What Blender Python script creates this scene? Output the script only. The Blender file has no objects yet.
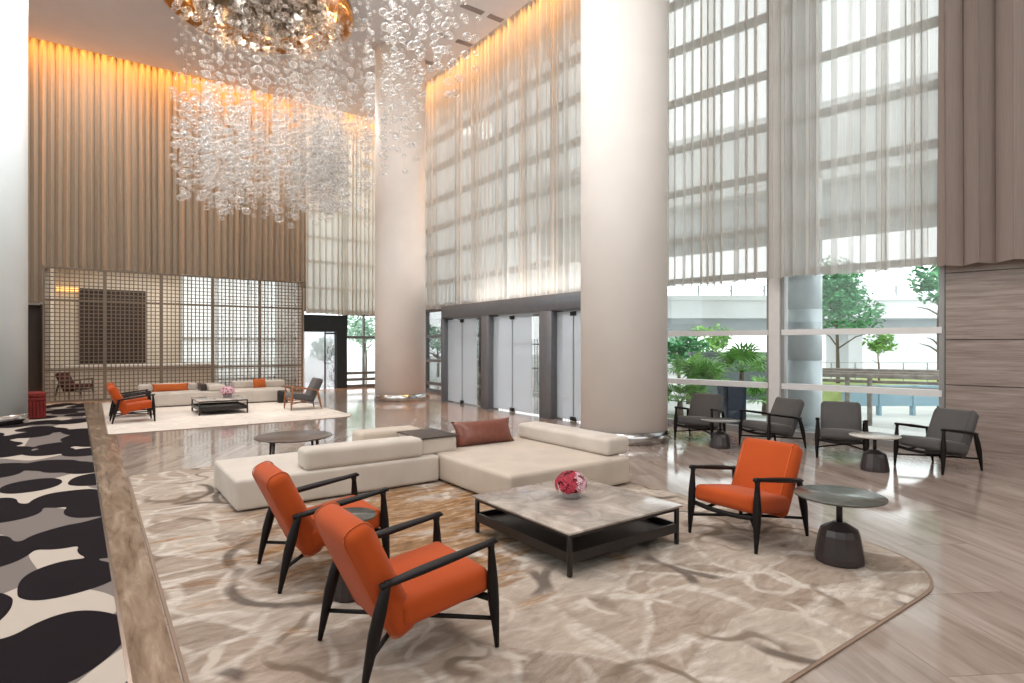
import bpy, bmesh, math, random
from mathutils import Matrix, Vector
random.seed(7)
SC = bpy.context.scene
COL = SC.collection
PI = math.pi
R = math.radians

# ------------------------------------------------------------------ tagging
def tag(o, label=None, cat=None, group=None, kind=None):
    if label: o['label'] = label
    if cat: o['category'] = cat
    if group: o['group'] = group
    if kind: o['kind'] = kind
    return o

def empty(name, loc=(0, 0, 0), rz=0.0):
    o = bpy.data.objects.new(name, None)
    COL.objects.link(o)
    o.location = loc
    o.rotation_euler = (0, 0, rz)
    o.empty_display_size = 0.1
    return o

def copy_tree(o, parent=None):
    c = o.copy()
    COL.objects.link(c)
    if parent is not None: c.parent = parent
    for ch in list(o.children):
        copy_tree(ch, c)
    return c

# ------------------------------------------------------------------ mesh builder
class MB:
    def __init__(self, M=None):
        self.bm = bmesh.new()
        self.M = M or Matrix.Identity(4)
    def _v(self, co): return self.bm.verts.new(self.M @ Vector(co))
    def _f(self, vs, smooth=False):
        try:
            f = self.bm.faces.new(vs); f.smooth = smooth; return f
        except ValueError: return None
    def box(self, x0, x1, y0, y1, z0, z1, bev=0.0, seg=2, L=None):
        b = bmesh.new()
        bmesh.ops.create_cube(b, size=1.0)
        for v in b.verts:
            v.co = Vector(((x0 + x1) / 2 + v.co.x * (x1 - x0), (y0 + y1) / 2 + v.co.y * (y1 - y0), (z0 + z1) / 2 + v.co.z * (z1 - z0)))
        if bev > 0:
            bmesh.ops.bevel(b, geom=list(b.edges), offset=bev, segments=seg, affect='EDGES', profile=0.5)
        self._merge(b, L, bev > 0)
    def _merge(self, b, L=None, smooth=False):
        M = self.M @ L if L is not None else self.M
        mp = {}
        for v in b.verts: mp[v] = self.bm.verts.new(M @ v.co)
        for f in b.faces:
            nf = self._f([mp[v] for v in f.verts], smooth or f.smooth)
        b.free()
    def cushion(self, c, s, r, bulge=(0, 0, 0), L=None, n=5):
        """rounded block, half sizes s/2, corner radius r, faces swelling by bulge"""
        h = Vector(s) / 2
        def ts(hh):
            a = [-hh + r * (1 - math.cos(i * PI / 2 / 4)) if False else -hh + r * (i / 4) for i in range(4)]
            m = [(-hh + r) + (2 * hh - 2 * r) * i / n for i in range(n + 1)]
            return a + m + [-t for t in reversed(a)]
        T = [ts(h[i]) for i in range(3)]
        b = bmesh.new()
        cache = {}
        def put(p):
            k = (round(p[0], 5), round(p[1], 5), round(p[2], 5))
            if k in cache: return cache[k]
            v = Vector(p)
            q = Vector([max(-(h[i] - r), min(h[i] - r, v[i])) for i in range(3)])
            d = v - q
            if d.length > 1e-9: v = q + d.normalized() * r
            w = [max(0.0, 1 - (v[i] / h[i]) ** 2) for i in range(3)]
            o = Vector(((bulge[0] * w[1] * w[2]) * (v[0] / h[0]), (bulge[1] * w[0] * w[2]) * (v[1] / h[1]), (bulge[2] * w[0] * w[1]) * (v[2] / h[2])))
            cache[k] = b.verts.new(v + o + Vector(c))
            return cache[k]
        for ax in range(3):
            u, w = (ax + 1) % 3, (ax + 2) % 3
            for sg in (-1, 1):
                for i in range(len(T[u]) - 1):
                    for j in range(len(T[w]) - 1):
                        q = []
                        for (a, bb) in ((i, j), (i + 1, j), (i + 1, j + 1), (i, j + 1)):
                            p = [0, 0, 0]; p[ax] = sg * h[ax]; p[u] = T[u][a]; p[w] = T[w][bb]
                            q.append(put(p))
                        if sg < 0: q.reverse()
                        try:
                            f = b.faces.new(q); f.smooth = True
                        except ValueError: pass
        self._merge(b, L, True)
    def lathe(self, prof, n=24, c=(0, 0, 0), cap=True, smooth=True, L=None):
        b = bmesh.new()
        rings = []
        for (r, z) in prof:
            if r < 1e-6: rings.append([b.verts.new((c[0], c[1], c[2] + z))])
            else: rings.append([b.verts.new((c[0] + r * math.cos(2 * PI * k / n), c[1] + r * math.sin(2 * PI * k / n), c[2] + z)) for k in range(n)])
        for a, d in zip(rings, rings[1:]):
            for k in range(n):
                k2 = (k + 1) % n
                if len(a) == 1 and len(d) == 1: continue
                if len(a) == 1: q = [a[0], d[k2], d[k]]
                elif len(d) == 1: q = [a[k], a[k2], d[0]]
                else: q = [a[k], a[k2], d[k2], d[k]]
                f = b.faces.new(q); f.smooth = smooth
        if cap:
            if len(rings[0]) > 1: b.faces.new(list(reversed(rings[0])))
            if len(rings[-1]) > 1: b.faces.new(rings[-1])
        self._merge(b, L, False)
    def tube(self, pts, rad, n=8, smooth=True, flat=None):
        """sweep; rad a number or list; flat=(sx,sy) squashes the section (sx sideways, sy up)"""
        pts = [Vector(p) for p in pts]
        if not hasattr(rad, '__len__'): rad = [rad] * len(pts)
        rings = []
        ov = (pts[-1] - pts[0]); up0 = Vector((0, 0, 1)) if ov.length < 1e-6 or abs(ov.normalized().z) < 0.7 else Vector((1, 0, 0))
        for i, p in enumerate(pts):
            t = (pts[min(i + 1, len(pts) - 1)] - pts[max(i - 1, 0)]).normalized()
            up = up0 if abs(t.dot(up0)) < .97 else (Vector((1, 0, 0)) if up0.z else Vector((0, 0, 1)))
            s = t.cross(up).normalized(); u = s.cross(t).normalized()
            fx, fy = flat or (1, 1)
            rings.append([self._v(p + s * (rad[i] * fx * math.cos(2 * PI * k / n)) + u * (rad[i] * fy * math.sin(2 * PI * k / n))) for k in range(n)])
        for a, d in zip(rings, rings[1:]):
            for k in range(n):
                k2 = (k + 1) % n
                self._f([a[k], a[k2], d[k2], d[k]], smooth)
        self._f(list(reversed(rings[0]))); self._f(rings[-1])
    def quad(self, a, b, c, d, smooth=False): self._f([self._v(a), self._v(b), self._v(c), self._v(d)], smooth)
    def prism(self, poly, z0, z1):
        lo = [self._v((p[0], p[1], z0)) for p in poly]; hi = [self._v((p[0], p[1], z1)) for p in poly]
        n = len(poly)
        self._f(list(reversed(lo))); self._f(hi)
        for k in range(n): self._f([lo[k], lo[(k + 1) % n], hi[(k + 1) % n], hi[k]])
    def build(self, name, mat, parent=None, normals=True):
        if normals: bmesh.ops.recalc_face_normals(self.bm, faces=list(self.bm.faces))
        me = bpy.data.meshes.new(name)
        self.bm.to_mesh(me); self.bm.free()
        me.materials.append(mat)
        o = bpy.data.objects.new(name, me)
        COL.objects.link(o)
        if parent is not None: o.parent = parent
        return o

def struct(o): o['kind'] = 'structure'; return o

# ------------------------------------------------------------------ materials
def srgb(r, g, b):
    f = lambda c: (c / 255 / 12.92) if c / 255 <= .04045 else ((c / 255 + .055) / 1.055) ** 2.4
    return (f(r), f(g), f(b), 1)

class NT:
    def __init__(self, name):
        self.m = bpy.data.materials.new(name); self.m.use_nodes = True
        self.t = self.m.node_tree; self.t.nodes.clear()
        self.out = self.t.nodes.new('ShaderNodeOutputMaterial')
    def n(self, typ, **kw):
        nd = self.t.nodes.new(typ)
        for k, v in kw.items():
            if k.startswith('i_'):
                key = k[2:].replace('_', ' ')
                nd.inputs[int(key) if key.isdigit() else key].default_value = v
            else: setattr(nd, k, v)
        return nd
    def l(self, a, b): self.t.links.new(a, b)
    def ramp(self, fac, stops, interp='LINEAR'):
        nd = self.n('ShaderNodeValToRGB'); cr = nd.color_ramp; cr.interpolation = interp
        while len(cr.elements) > 1: cr.elements.remove(cr.elements[-1])
        for i, (p, c) in enumerate(stops):
            e = cr.elements[0] if i == 0 else cr.elements.new(p)
            e.position = p; e.color = c
        self.l(fac, nd.inputs[0]); return nd.outputs[0]
    def mix(self, fac, a, b, bt='MIX'):
        nd = self.n('ShaderNodeMix', data_type='RGBA', blend_type=bt)
        for sock, v in ((nd.inputs[0], fac), (nd.inputs[6], a), (nd.inputs[7], b)):
            if hasattr(v, 'links') or isinstance(v, bpy.types.NodeSocket): self.l(v, sock)
            else: sock.default_value = v
        return nd.outputs[2]
    def coords(self, scale=(1, 1, 1), rot=(0, 0, 0), loc=(0, 0, 0)):
        tc = self.n('ShaderNodeTexCoord'); mp = self.n('ShaderNodeMapping')
        mp.inputs['Scale'].default_value = scale; mp.inputs['Rotation'].default_value = rot; mp.inputs['Location'].default_value = loc
        self.l(tc.outputs['Object'], mp.inputs[0]); return mp.outputs[0]
    def noise(self, vec, scale, detail=3, rough=.5, dist=0):
        nd = self.n('ShaderNodeTexNoise'); nd.inputs['Scale'].default_value = scale; nd.inputs['Detail'].default_value = detail
        nd.inputs['Roughness'].default_value = rough; nd.inputs['Distortion'].default_value = dist
        self.l(vec, nd.inputs['Vector']); return nd.outputs['Fac']
    def bsdf(self, col, rough=.5, metal=0, spec=.5, bump=None, bstr=.1, bdist=.01, **kw):
        p = self.n('ShaderNodeBsdfPrincipled')
        for sock, v in ((p.inputs['Base Color'], col), (p.inputs['Roughness'], rough)):
            if isinstance(v, bpy.types.NodeSocket): self.l(v, sock)
            else: sock.default_value = v
        p.inputs['Metallic'].default_value = metal; p.inputs['Specular IOR Level'].default_value = spec
        for k, v in kw.items(): p.inputs[k.replace('_', ' ')].default_value = v
        if bump is not None:
            b = self.n('ShaderNodeBump'); b.inputs['Strength'].default_value = bstr; b.inputs['Distance'].default_value = bdist
            self.l(bump, b.inputs['Height']); self.l(b.outputs[0], p.inputs['Normal'])
        return p.outputs[0]
    def done(self, sh): self.l(sh, self.out.inputs[0]); return self.m

def plain(name, col, rough=.5, metal=0, spec=.5, var=.06, scale=8, **kw):
    t = NT(name); v = t.coords()
    n = t.noise(v, scale, 3)
    c2 = tuple(max(0, c * (1 - var * 2)) for c in col[:3]) + (1,)
    c3 = tuple(min(1, c * (1 + var)) for c in col[:3]) + (1,)
    c = t.ramp(n, [(.3, c2), (.7, c3)])
    return t.done(t.bsdf(c, rough, metal, spec, **kw))

def fabric(name, col, rough=.9, scale=260, sheen=.05):
    t = NT(name); v = t.coords()
    n = t.noise(v, scale, 2); big = t.noise(v, 3.0, 2)
    d = tuple(c * .92 for c in col[:3]) + (1,); e = tuple(min(1, c * 1.05) for c in col[:3]) + (1,)
    c = t.ramp(big, [(.3, d), (.7, e)])
    return t.done(t.bsdf(c, rough, 0, .2, bump=n, bstr=.25, bdist=.004, Sheen_Weight=sheen))

def curtain_mat(name, col, transp, transl):
    """woven cloth: light passing straight through falls as transp ** (1 / cos), so folds seen edge-on read denser"""
    t = NT(name); v = t.coords((60, 60, 2))
    n = t.noise(v, 1, 2)
    c = t.ramp(n, [(.3, tuple(x * .88 for x in col[:3]) + (1,)), (.7, col)])
    di = t.n('ShaderNodeBsdfDiffuse'); tr = t.n('ShaderNodeBsdfTranslucent')
    t.l(c, di.inputs[0]); t.l(c, tr.inputs[0])
    m1 = t.n('ShaderNodeMixShader', i_0=transl); t.l(di.outputs[0], m1.inputs[1]); t.l(tr.outputs[0], m1.inputs[2])
    if transp <= 0: return t.done(m1.outputs[0])
    tp = t.n('ShaderNodeBsdfTransparent')
    lw = t.n('ShaderNodeLayerWeight', i_0=.5)
    cs = t.n('ShaderNodeMath', operation='SUBTRACT'); cs.inputs[0].default_value = 1.0; t.l(lw.outputs['Facing'], cs.inputs[1])
    mx = t.n('ShaderNodeMath', operation='MAXIMUM'); t.l(cs.outputs[0], mx.inputs[0]); mx.inputs[1].default_value = .12
    iv = t.n('ShaderNodeMath', operation='DIVIDE'); iv.inputs[0].default_value = 1.0; t.l(mx.outputs[0], iv.inputs[1])
    pw = t.n('ShaderNodeMath', operation='POWER'); pw.inputs[0].default_value = transp; t.l(iv.outputs[0], pw.inputs[1])
    m2 = t.n('ShaderNodeMixShader'); t.l(pw.outputs[0], m2.inputs[0]); t.l(m1.outputs[0], m2.inputs[1]); t.l(tp.outputs[0], m2.inputs[2])
    return t.done(m2.outputs[0])

def glass_mat(name, tint=(.95, .98, .98, 1), refl=1.0, frost=0.0, frostcol=(.9, .92, .93, 1)):
    t = NT(name)
    tp = t.n('ShaderNodeBsdfTransparent'); tp.inputs[0].default_value = tint
    gl = t.n('ShaderNodeBsdfGlossy'); gl.inputs['Roughness'].default_value = .02
    fr = t.n('ShaderNodeFresnel', i_IOR=1.45)
    mu = t.n('ShaderNodeMath', operation='MULTIPLY'); t.l(fr.outputs[0], mu.inputs[0]); mu.inputs[1].default_value = refl
    mx = t.n('ShaderNodeMixShader'); t.l(mu.outputs[0], mx.inputs[0]); t.l(tp.outputs[0], mx.inputs[1]); t.l(gl.outputs[0], mx.inputs[2])
    sh = mx.outputs[0]
    if frost > 0:
        di = t.n('ShaderNodeBsdfDiffuse'); di.inputs[0].default_value = frostcol
        tl = t.n('ShaderNodeBsdfTranslucent'); tl.inputs[0].default_value = frostcol
        m1 = t.n('ShaderNodeMixShader', i_0=.6); t.l(di.outputs[0], m1.inputs[1]); t.l(tl.outputs[0], m1.inputs[2])
        m2 = t.n('ShaderNodeMixShader', i_0=frost); t.l(sh, m2.inputs[1]); t.l(m1.outputs[0], m2.inputs[2]); sh = m2.outputs[0]
    return t.done(sh)

def emit(name, col, st):
    t = NT(name); e = t.n('ShaderNodeEmission'); e.inputs[0].default_value = col; e.inputs[1].default_value = st
    return t.done(e.outputs[0])

def stone_floor_mat():
    t = NT('veined_stone'); ang = R(-31)
    # big slabs, veins running diagonally
    v = t.coords((1, 1, 1), (0, 0, -ang))
    vs = t.n('ShaderNodeMapping'); vs.inputs['Scale'].default_value = (2.0, .25, 1); t.l(v, vs.inputs[0])
    br = t.n('ShaderNodeTexBrick'); br.offset = .5
    br.inputs['Scale'].default_value = 1.0; br.inputs['Brick Width'].default_value = 1.8; br.inputs['Row Height'].default_value = .6
    br.inputs['Mortar Size'].default_value = .004; br.inputs['Mortar Smooth'].default_value = 0
    br.inputs['Color1'].default_value = (0, 0, 0, 1); br.inputs['Color2'].default_value = (1, 1, 1, 1); br.inputs['Mortar'].default_value = (.4, .4, .4, 1)
    sw = t.n('ShaderNodeMapping'); sw.inputs['Rotation'].default_value = (0, 0, PI / 2); t.l(v, sw.inputs[0]); t.l(sw.outputs[0], br.inputs['Vector'])
    ad = t.n('ShaderNodeVectorMath', operation='MULTIPLY_ADD'); ad.inputs[1].default_value = (1, 1, 1)
    sc = t.n('ShaderNodeVectorMath', operation='SCALE'); t.l(br.outputs['Color'], sc.inputs[0]); sc.inputs['Scale'].default_value = 7.3
    t.l(vs.outputs[0], ad.inputs[0]); t.l(sc.outputs[0], ad.inputs[2])
    n1 = t.noise(ad.outputs[0], 1.6, 6, .6, .6)
    n2 = t.noise(ad.outputs[0], 5.0, 4, .6, .3)
    c1 = t.ramp(n1, [(.28, srgb(128, 110, 100)), (.45, srgb(156, 139, 128)), (.55, srgb(170, 154, 144)), (.72, srgb(192, 179, 170))])
    c2 = t.ramp(n2, [(.36, srgb(128, 109, 98)), (.5, srgb(168, 151, 140)), (.7, srgb(188, 174, 164))])
    c = t.mix(.4, c1, c2)
    # slab-to-slab tone
    bw = t.n('ShaderNodeRGBToBW'); t.l(br.outputs['Color'], bw.inputs[0])
    tone = t.ramp(bw.outputs[0], [(0, (.86, .85, .84, 1)), (1, (1.0, 1.0, 1.0, 1))])
    c = t.mix(1.0, c, tone, 'MULTIPLY')
    mort = t.ramp(br.outputs['Fac'], [(0, (1, 1, 1, 1)), (1, (.8, .78, .76, 1))])
    c = t.mix(1.0, c, mort, 'MULTIPLY')
    rr = t.ramp(n2, [(.3, (.07, .07, .07, 1)), (.7, (.12, .12, .12, 1))])
    return t.done(t.bsdf(c, rr, 0, .8))

def carpet_mat():
    t = NT('patterned_carpet')
    v = t.coords((1.0, .72, 1))
    wn = t.n('ShaderNodeTexNoise'); wn.inputs['Scale'].default_value = 1.2; wn.inputs['Detail'].default_value = 1; t.l(v, wn.inputs['Vector'])
    ma = t.n('ShaderNodeVectorMath', operation='MULTIPLY_ADD'); t.l(wn.outputs['Color'], ma.inputs[0]); ma.inputs[1].default_value = (.25, .25, 0); t.l(v, ma.inputs[2])
    vo = t.n('ShaderNodeTexVoronoi', feature='SMOOTH_F1', voronoi_dimensions='2D'); vo.inputs['Scale'].default_value = 1.75; vo.inputs['Smoothness'].default_value = .22
    vo.inputs['Randomness'].default_value = .95
    t.l(ma.outputs[0], vo.inputs['Vector'])
    dark = t.ramp(vo.outputs['Distance'], [(0, (1, 1, 1, 1)), (.50, (1, 1, 1, 1)), (.505, (0, 0, 0, 1))], 'CONSTANT')
    g = t.noise(v, 1.15, 0)
    bg = t.ramp(g, [(0, srgb(122, 113, 108)), (.5, srgb(122, 113, 108)), (.505, srgb(186, 174, 162))], 'CONSTANT')
    pile = t.noise(v, 400, 2)
    dk = t.ramp(pile, [(.3, srgb(20, 15, 18)), (.7, srgb(36, 29, 33))])
    c = t.mix(dark, bg, dk)
    return t.done(t.bsdf(c, .95, 0, .1, bump=pile, bstr=.4, bdist=.005))

def rug_mat(name, pale=False):
    t = NT(name)
    v = t.coords()
    def warp(amp, sc, det=3, off=(0, 0, 0)):
        wn = t.n('ShaderNodeTexNoise'); wn.inputs['Scale'].default_value = sc; wn.inputs['Detail'].default_value = det
        o = t.n('ShaderNodeVectorMath', operation='ADD'); o.inputs[1].default_value = off; t.l(v, o.inputs[0]); t.l(o.outputs[0], wn.inputs['Vector'])
        ma = t.n('ShaderNodeVectorMath', operation='MULTIPLY_ADD'); t.l(wn.outputs['Color'], ma.inputs[0]); ma.inputs[1].default_value = (amp, amp, 0); t.l(o.outputs[0], ma.inputs[2])
        return ma.outputs[0]
    def vor(vec, sc, feat='F1', out='Distance'):
        n = t.n('ShaderNodeTexVoronoi', voronoi_dimensions='2D', feature=feat); n.inputs['Scale'].default_value = sc
        t.l(vec, n.inputs['Vector']); return n.outputs[out]
    w1 = warp(.2, 1.6); w2 = warp(.5, 1.2, 3, (4.1, 2.3, 0)); w3 = warp(.3, 2.5, 3, (9.2, 5.1, 0))
    sp = t.n('ShaderNodeSeparateColor'); t.l(vor(w1, 2.0, 'F1', 'Color'), sp.inputs[0])
    cell = t.ramp(sp.outputs[0], [(0, srgb(140, 122, 108)), (.16, srgb(182, 165, 150)), (.36, srgb(196, 182, 168)), (.55, srgb(160, 140, 124)), (.7, srgb(205, 193, 180)), (.88, srgb(172, 154, 139)), (1, srgb(132, 114, 100))], 'CONSTANT')
    sp2 = t.n('ShaderNodeSeparateColor'); t.l(vor(w2, 1.1, 'F1', 'Color'), sp2.inputs[0])
    big = t.ramp(sp2.outputs[1], [(0, srgb(206, 192, 178)), (.35, srgb(178, 160, 146)), (.65, srgb(190, 176, 162)), (1, srgb(150, 133, 119))])
    c = t.mix(.25, cell, big)
    # brushed grain inside the patches
    sv = t.n('ShaderNodeMapping'); sv.inputs['Scale'].default_value = (3.0, 9.0, 1); sv.inputs['Rotation'].default_value = (0, 0, .6); t.l(w1, sv.inputs[0])
    st = t.noise(sv.outputs[0], 1.6, 7, .7, .5)
    c = t.mix(.42, c, t.ramp(st, [(.3, srgb(96, 84, 76)), (.46, srgb(166, 150, 136)), (.56, srgb(188, 172, 158)), (.74, srgb(232, 224, 214))]))
    # pale bands between patches and looping pale arcs
    def mask(d, a, bb): return t.ramp(d, [(0, (1, 1, 1, 1)), (a, (.9, .9, .9, 1)), (bb, (0, 0, 0, 1))])
    me_ = t.mix(1.0, mask(vor(w1, 2.0, 'DISTANCE_TO_EDGE'), .025, .07), t.ramp(t.noise(v, 1.2, 2), [(.4, (0, 0, 0, 1)), (.5, (.9, .9, .9, 1))]), 'MULTIPLY')
    c = t.mix(me_, c, t.ramp(st, [(.35, srgb(170, 156, 142)), (.6, srgb(222, 212, 202))]))
    def ring(d, r0, wd, amt=.9): return t.ramp(d, [(0, (0, 0, 0, 1)), (r0 - wd, (0, 0, 0, 1)), (r0 - wd * .4, (amt, amt, amt, 1)), (r0 + wd * .4, (amt, amt, amt, 1)), (r0 + wd, (0, 0, 0, 1))])
    def gate(vec, sc, a): return t.ramp(t.noise(vec, sc, 2), [(a, (0, 0, 0, 1)), (a + .07, (1, 1, 1, 1))])
    sm = warp(.16, 2.2, 3, (2.7, 8.1, 0)); sm2 = warp(.2, 1.4, 4, (6.3, 1.1, 0))
    m1 = t.mix(1.0, ring(vor(sm, 1.15), .40, .07), gate(v, 1.3, .43), 'MULTIPLY')
    c = t.mix(m1, c, t.ramp(st, [(.35, srgb(178, 164, 150)), (.6, srgb(224, 214, 204))]))
    m1b = t.mix(1.0, ring(vor(w3, 1.7), .33, .05, .8), gate(w2, 1.6, .5), 'MULTIPLY')
    c = t.mix(m1b, c, srgb(212, 200, 188))
    m2 = t.mix(1.0, ring(vor(sm2, .9), .47, .05, .85), gate(w3, 1.1, .5), 'MULTIPLY')
    c = t.mix(m2, c, srgb(98, 86, 78))
    m3 = t.mix(1.0, ring(t.noise(w1, 1.0, 2), .5, .022, .75), gate(w2, 1.0, .5), 'MULTIPLY')
    c = t.mix(m3, c, srgb(116, 98, 82))
    # golden brown washes, strongest between the sofa and the marble table
    gn = t.noise(sv.outputs[0], .45, 6, .65, .4)
    gz = t.n('ShaderNodeVectorMath', operation='DISTANCE'); t.l(v, gz.inputs[0]); gz.inputs[1].default_value = (2.55, 5.0, .01)
    md = t.n('ShaderNodeMath', operation='MULTIPLY_ADD'); t.l(gz.outputs['Value'], md.inputs[0]); md.inputs[1].default_value = -.15; md.inputs[2].default_value = .27
    ad = t.n('ShaderNodeMath', operation='ADD'); t.l(gn, ad.inputs[0]); t.l(md.outputs[0], ad.inputs[1])
    c = t.mix(t.ramp(ad.outputs[0], [(.52, (0, 0, 0, 1)), (.66, (.85, .85, .85, 1))]), c, t.ramp(st, [(.35, srgb(112, 78, 46)), (.52, srgb(158, 116, 74)), (.68, srgb(198, 168, 132))]))
    c = t.mix(1.0, c, (.84, .83, .82, 1), 'MULTIPLY') if not pale else c
    if pale: c = t.mix(.7, c, srgb(232, 222, 212))
    pile = t.noise(v, 220, 2)
    return t.done(t.bsdf(c, .95, 0, .1, bump=pile, bstr=.5, bdist=.006))

def panel_stone_mat():
    t = NT('striated_stone_panel'); v = t.coords((.5, .5, 9))
    n1 = t.noise(v, 1.5, 6, .6, .4); n2 = t.noise(v, 5, 4, .6)
    c = t.mix(.4, t.ramp(n1, [(.3, srgb(122, 105, 96)), (.5, srgb(150, 133, 124)), (.7, srgb(176, 160, 150))]), t.ramp(n2, [(.35, srgb(116, 99, 91)), (.65, srgb(168, 152, 143))]))
    return t.done(t.bsdf(c, .4, 0, .4))

def table_stone_mat():
    t = NT('grey_marble_top'); v = t.coords()
    n = t.noise(v, 3, 7, .62, 1.2)
    c = t.ramp(n, [(.3, srgb(120, 110, 103)), (.48, srgb(158, 147, 138)), (.56, srgb(172, 160, 150)), (.7, srgb(196, 186, 176))])
    return t.done(t.bsdf(c, .16, 0, .6))

M = {}
M['floor'] = stone_floor_mat()
M['carpet'] = carpet_mat()
M['rug'] = rug_mat('painterly_rug')
M['rug_pale'] = rug_mat('pale_rug', True)
M['rug_edge'] = fabric('rug_binding', srgb(140, 118, 102))
M['panel'] = panel_stone_mat()
M['marble'] = table_stone_mat()
M['plaster'] = plain('white_plaster', srgb(226, 220, 214), .8, 0, .2, .02, 2)
M['ceiling'] = plain('ceiling_paint', srgb(226, 222, 224), .85, 0, .2, .02, 1)
M['column'] = plain('column_plaster', srgb(246, 238, 232), .55, 0, .3, .015, 1.5)
M['column_daylit'] = plain('daylit_column_plaster', srgb(240, 248, 250), .35, 0, .5, .01, 1.5)  # column plaster again, with cool daylight put into its colour
M['steel'] = plain('brushed_steel', srgb(200, 198, 196), .22, 1, .5, .05, 4)
M['chrome'] = plain('chrome', srgb(225, 225, 225), .08, 1)
M['graphite'] = plain('graphite_metal', srgb(112, 113, 117), .4, .2, .5, .04)
M['black_metal'] = plain('black_metal', srgb(38, 33, 32), .35, .2, .5)
M['black_portal'] = plain('black_portal', srgb(22, 26, 28), .5)
M['mullion'] = plain('window_aluminium', srgb(150, 146, 144), .4, .2, .5, .02)
M['mullion_dark'] = plain('grey_aluminium', srgb(122, 120, 120), .4, .3, .5, .03)
M['rail_white_lit'] = plain('lit_white_rail', srgb(226, 222, 220), .4, 0, .5, .02)  # white rails, with the light falling on them put into the colour
M['window_post'] = plain('white_post', srgb(226, 220, 217), .5, 0, .4, .02)
M['glass'] = glass_mat('clear_window_glass', (.95, .985, .98, 1), .8)
M['door_glass'] = glass_mat('door_glass', (.92, .95, .97, 1), .8, .42, (.84, .86, .9, 1))
M['curtain_far'] = curtain_mat('taupe_drape', srgb(172, 156, 138), 0, .06)
M['sheer'] = curtain_mat('sheer_voile', srgb(240, 236, 231), .33, .66)
M['sheer_far'] = curtain_mat('sheer_voile_far', srgb(216, 210, 198), .10, .5)
M['drape'] = curtain_mat('beige_drape', srgb(172, 155, 146), 0, .25)
M['orange'] = fabric('orange_velvet', srgb(178, 74, 26), .85, 300, .1)
M['orange_dark'] = fabric('orange_welt', srgb(194, 96, 50), .85, 300, .06)
M['grey_fabric'] = fabric('grey_wool', srgb(88, 85, 84), .95, 300, .2)
M['grey_welt'] = fabric('grey_welt', srgb(78, 75, 74), .95, 300, .2)
M['frame'] = plain('black_stained_wood', srgb(22, 16, 15), .5, 0, .25, .1, 20)
M['oak'] = plain('brown_wood', srgb(150, 98, 64), .45, 0, .4, .1, 12)
M['sofa'] = fabric('beige_linen', srgb(200, 189, 178), .95, 240, .15)
M['sofa_tan'] = fabric('tan_linen', srgb(192, 177, 162), .95, 240, .15)
M['dark_wood'] = plain('dark_wood', srgb(62, 51, 46), .4, 0, .5, .1, 10)
M['umber_top'] = plain('umber_table_top', srgb(96, 82, 74), .28, 0, .5, .1, 6)
M['green_top'] = plain('dark_stone_top', srgb(88, 88, 82), .22, 0, .6, .08, 10)
M['leather'] = plain('chestnut_leather', srgb(124, 72, 58), .38, 0, .5, .08, 14)
M['rust'] = fabric('rust_cushion', srgb(188, 98, 48))
M['bronze'] = plain('bronze_lattice', srgb(122, 106, 90), .45, .3, .5, .05)
M['cream'] = plain('cream_wall', srgb(226, 216, 202), .8, 0, .2, .04, 3)
M['white'] = plain('white_lacquer', srgb(236, 232, 226), .4, 0, .4, .01)
M['dark_art'] = plain('dark_relief', srgb(60, 46, 38), .6, .1, .4, .25, 4)
M['brown_void'] = plain('dark_brown_panel', srgb(58, 42, 32), .5, 0, .4, .08, 3)
M['red'] = plain('red_upholstery', srgb(128, 40, 36), .7, 0, .3, .15, 6)
M['gold'] = plain('polished_gold', srgb(216, 160, 96), .2, 1, .5, .08, 6)
M['dish'] = plain('dark_bronze_dish', srgb(92, 84, 78), .3, .8, .5, .05)
M['wire'] = plain('grey_wire', srgb(150, 145, 140), .8, 0, .1)
M['leaf'] = plain('leaf_green', srgb(96, 168, 112), .6, 0, .3, .3, 3)
M['leaf_light'] = plain('leaf_light_green', srgb(150, 200, 110), .6, 0, .3, .25, 3)
M['leaf_haze'] = plain('hazed_leaf', srgb(176, 206, 184), .6, 0, .2, .15, 3)  # far foliage, with haze put into the leaf colour
M['palm'] = plain('palm_green', srgb(110, 165, 70), .5, 0, .4, .3, 4)
M['bark'] = plain('bark', srgb(120, 104, 92), .9)
M['concrete'] = plain('pale_concrete', srgb(222, 224, 224), .8, 0, .2, .04, .5)
M['concrete_dark'] = plain('grey_concrete', srgb(172, 178, 182), .8, 0, .2, .05, .5)
M['paving'] = plain('pale_paving', srgb(208, 208, 204), .7, 0, .2, .05, 1)
M['bluecol'] = plain('blue_grey_cladding', srgb(200, 210, 216), .35, .1, .5, .02)
M['navy'] = plain('slate_planter', srgb(74, 84, 104), .6, 0, .3, .08)
M['slate'] = plain('slate_wall', srgb(98, 108, 110), .7)
M['timber'] = plain('weathered_timber', srgb(176, 166, 158), .8, 0, .2, .15, 6)
M['bluepanel'] = plain('blue_panel', srgb(150, 182, 196), .4, 0, .5, .1, .8)
M['grass'] = plain('lawn', srgb(170, 184, 120), .9, 0, .1, .15, 3)
M['slot'] = plain('slot_grille', srgb(158, 146, 143), .7)
M['cove_led'] = emit('warm_led', (1, .5, .14, 1), 14)
M['soft_led'] = emit('amber_led', (1, .5, .14, 1), 2.2)
M['lamp_led'] = emit('lamp_face', (1, .93, .84, 1), 12)

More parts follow.
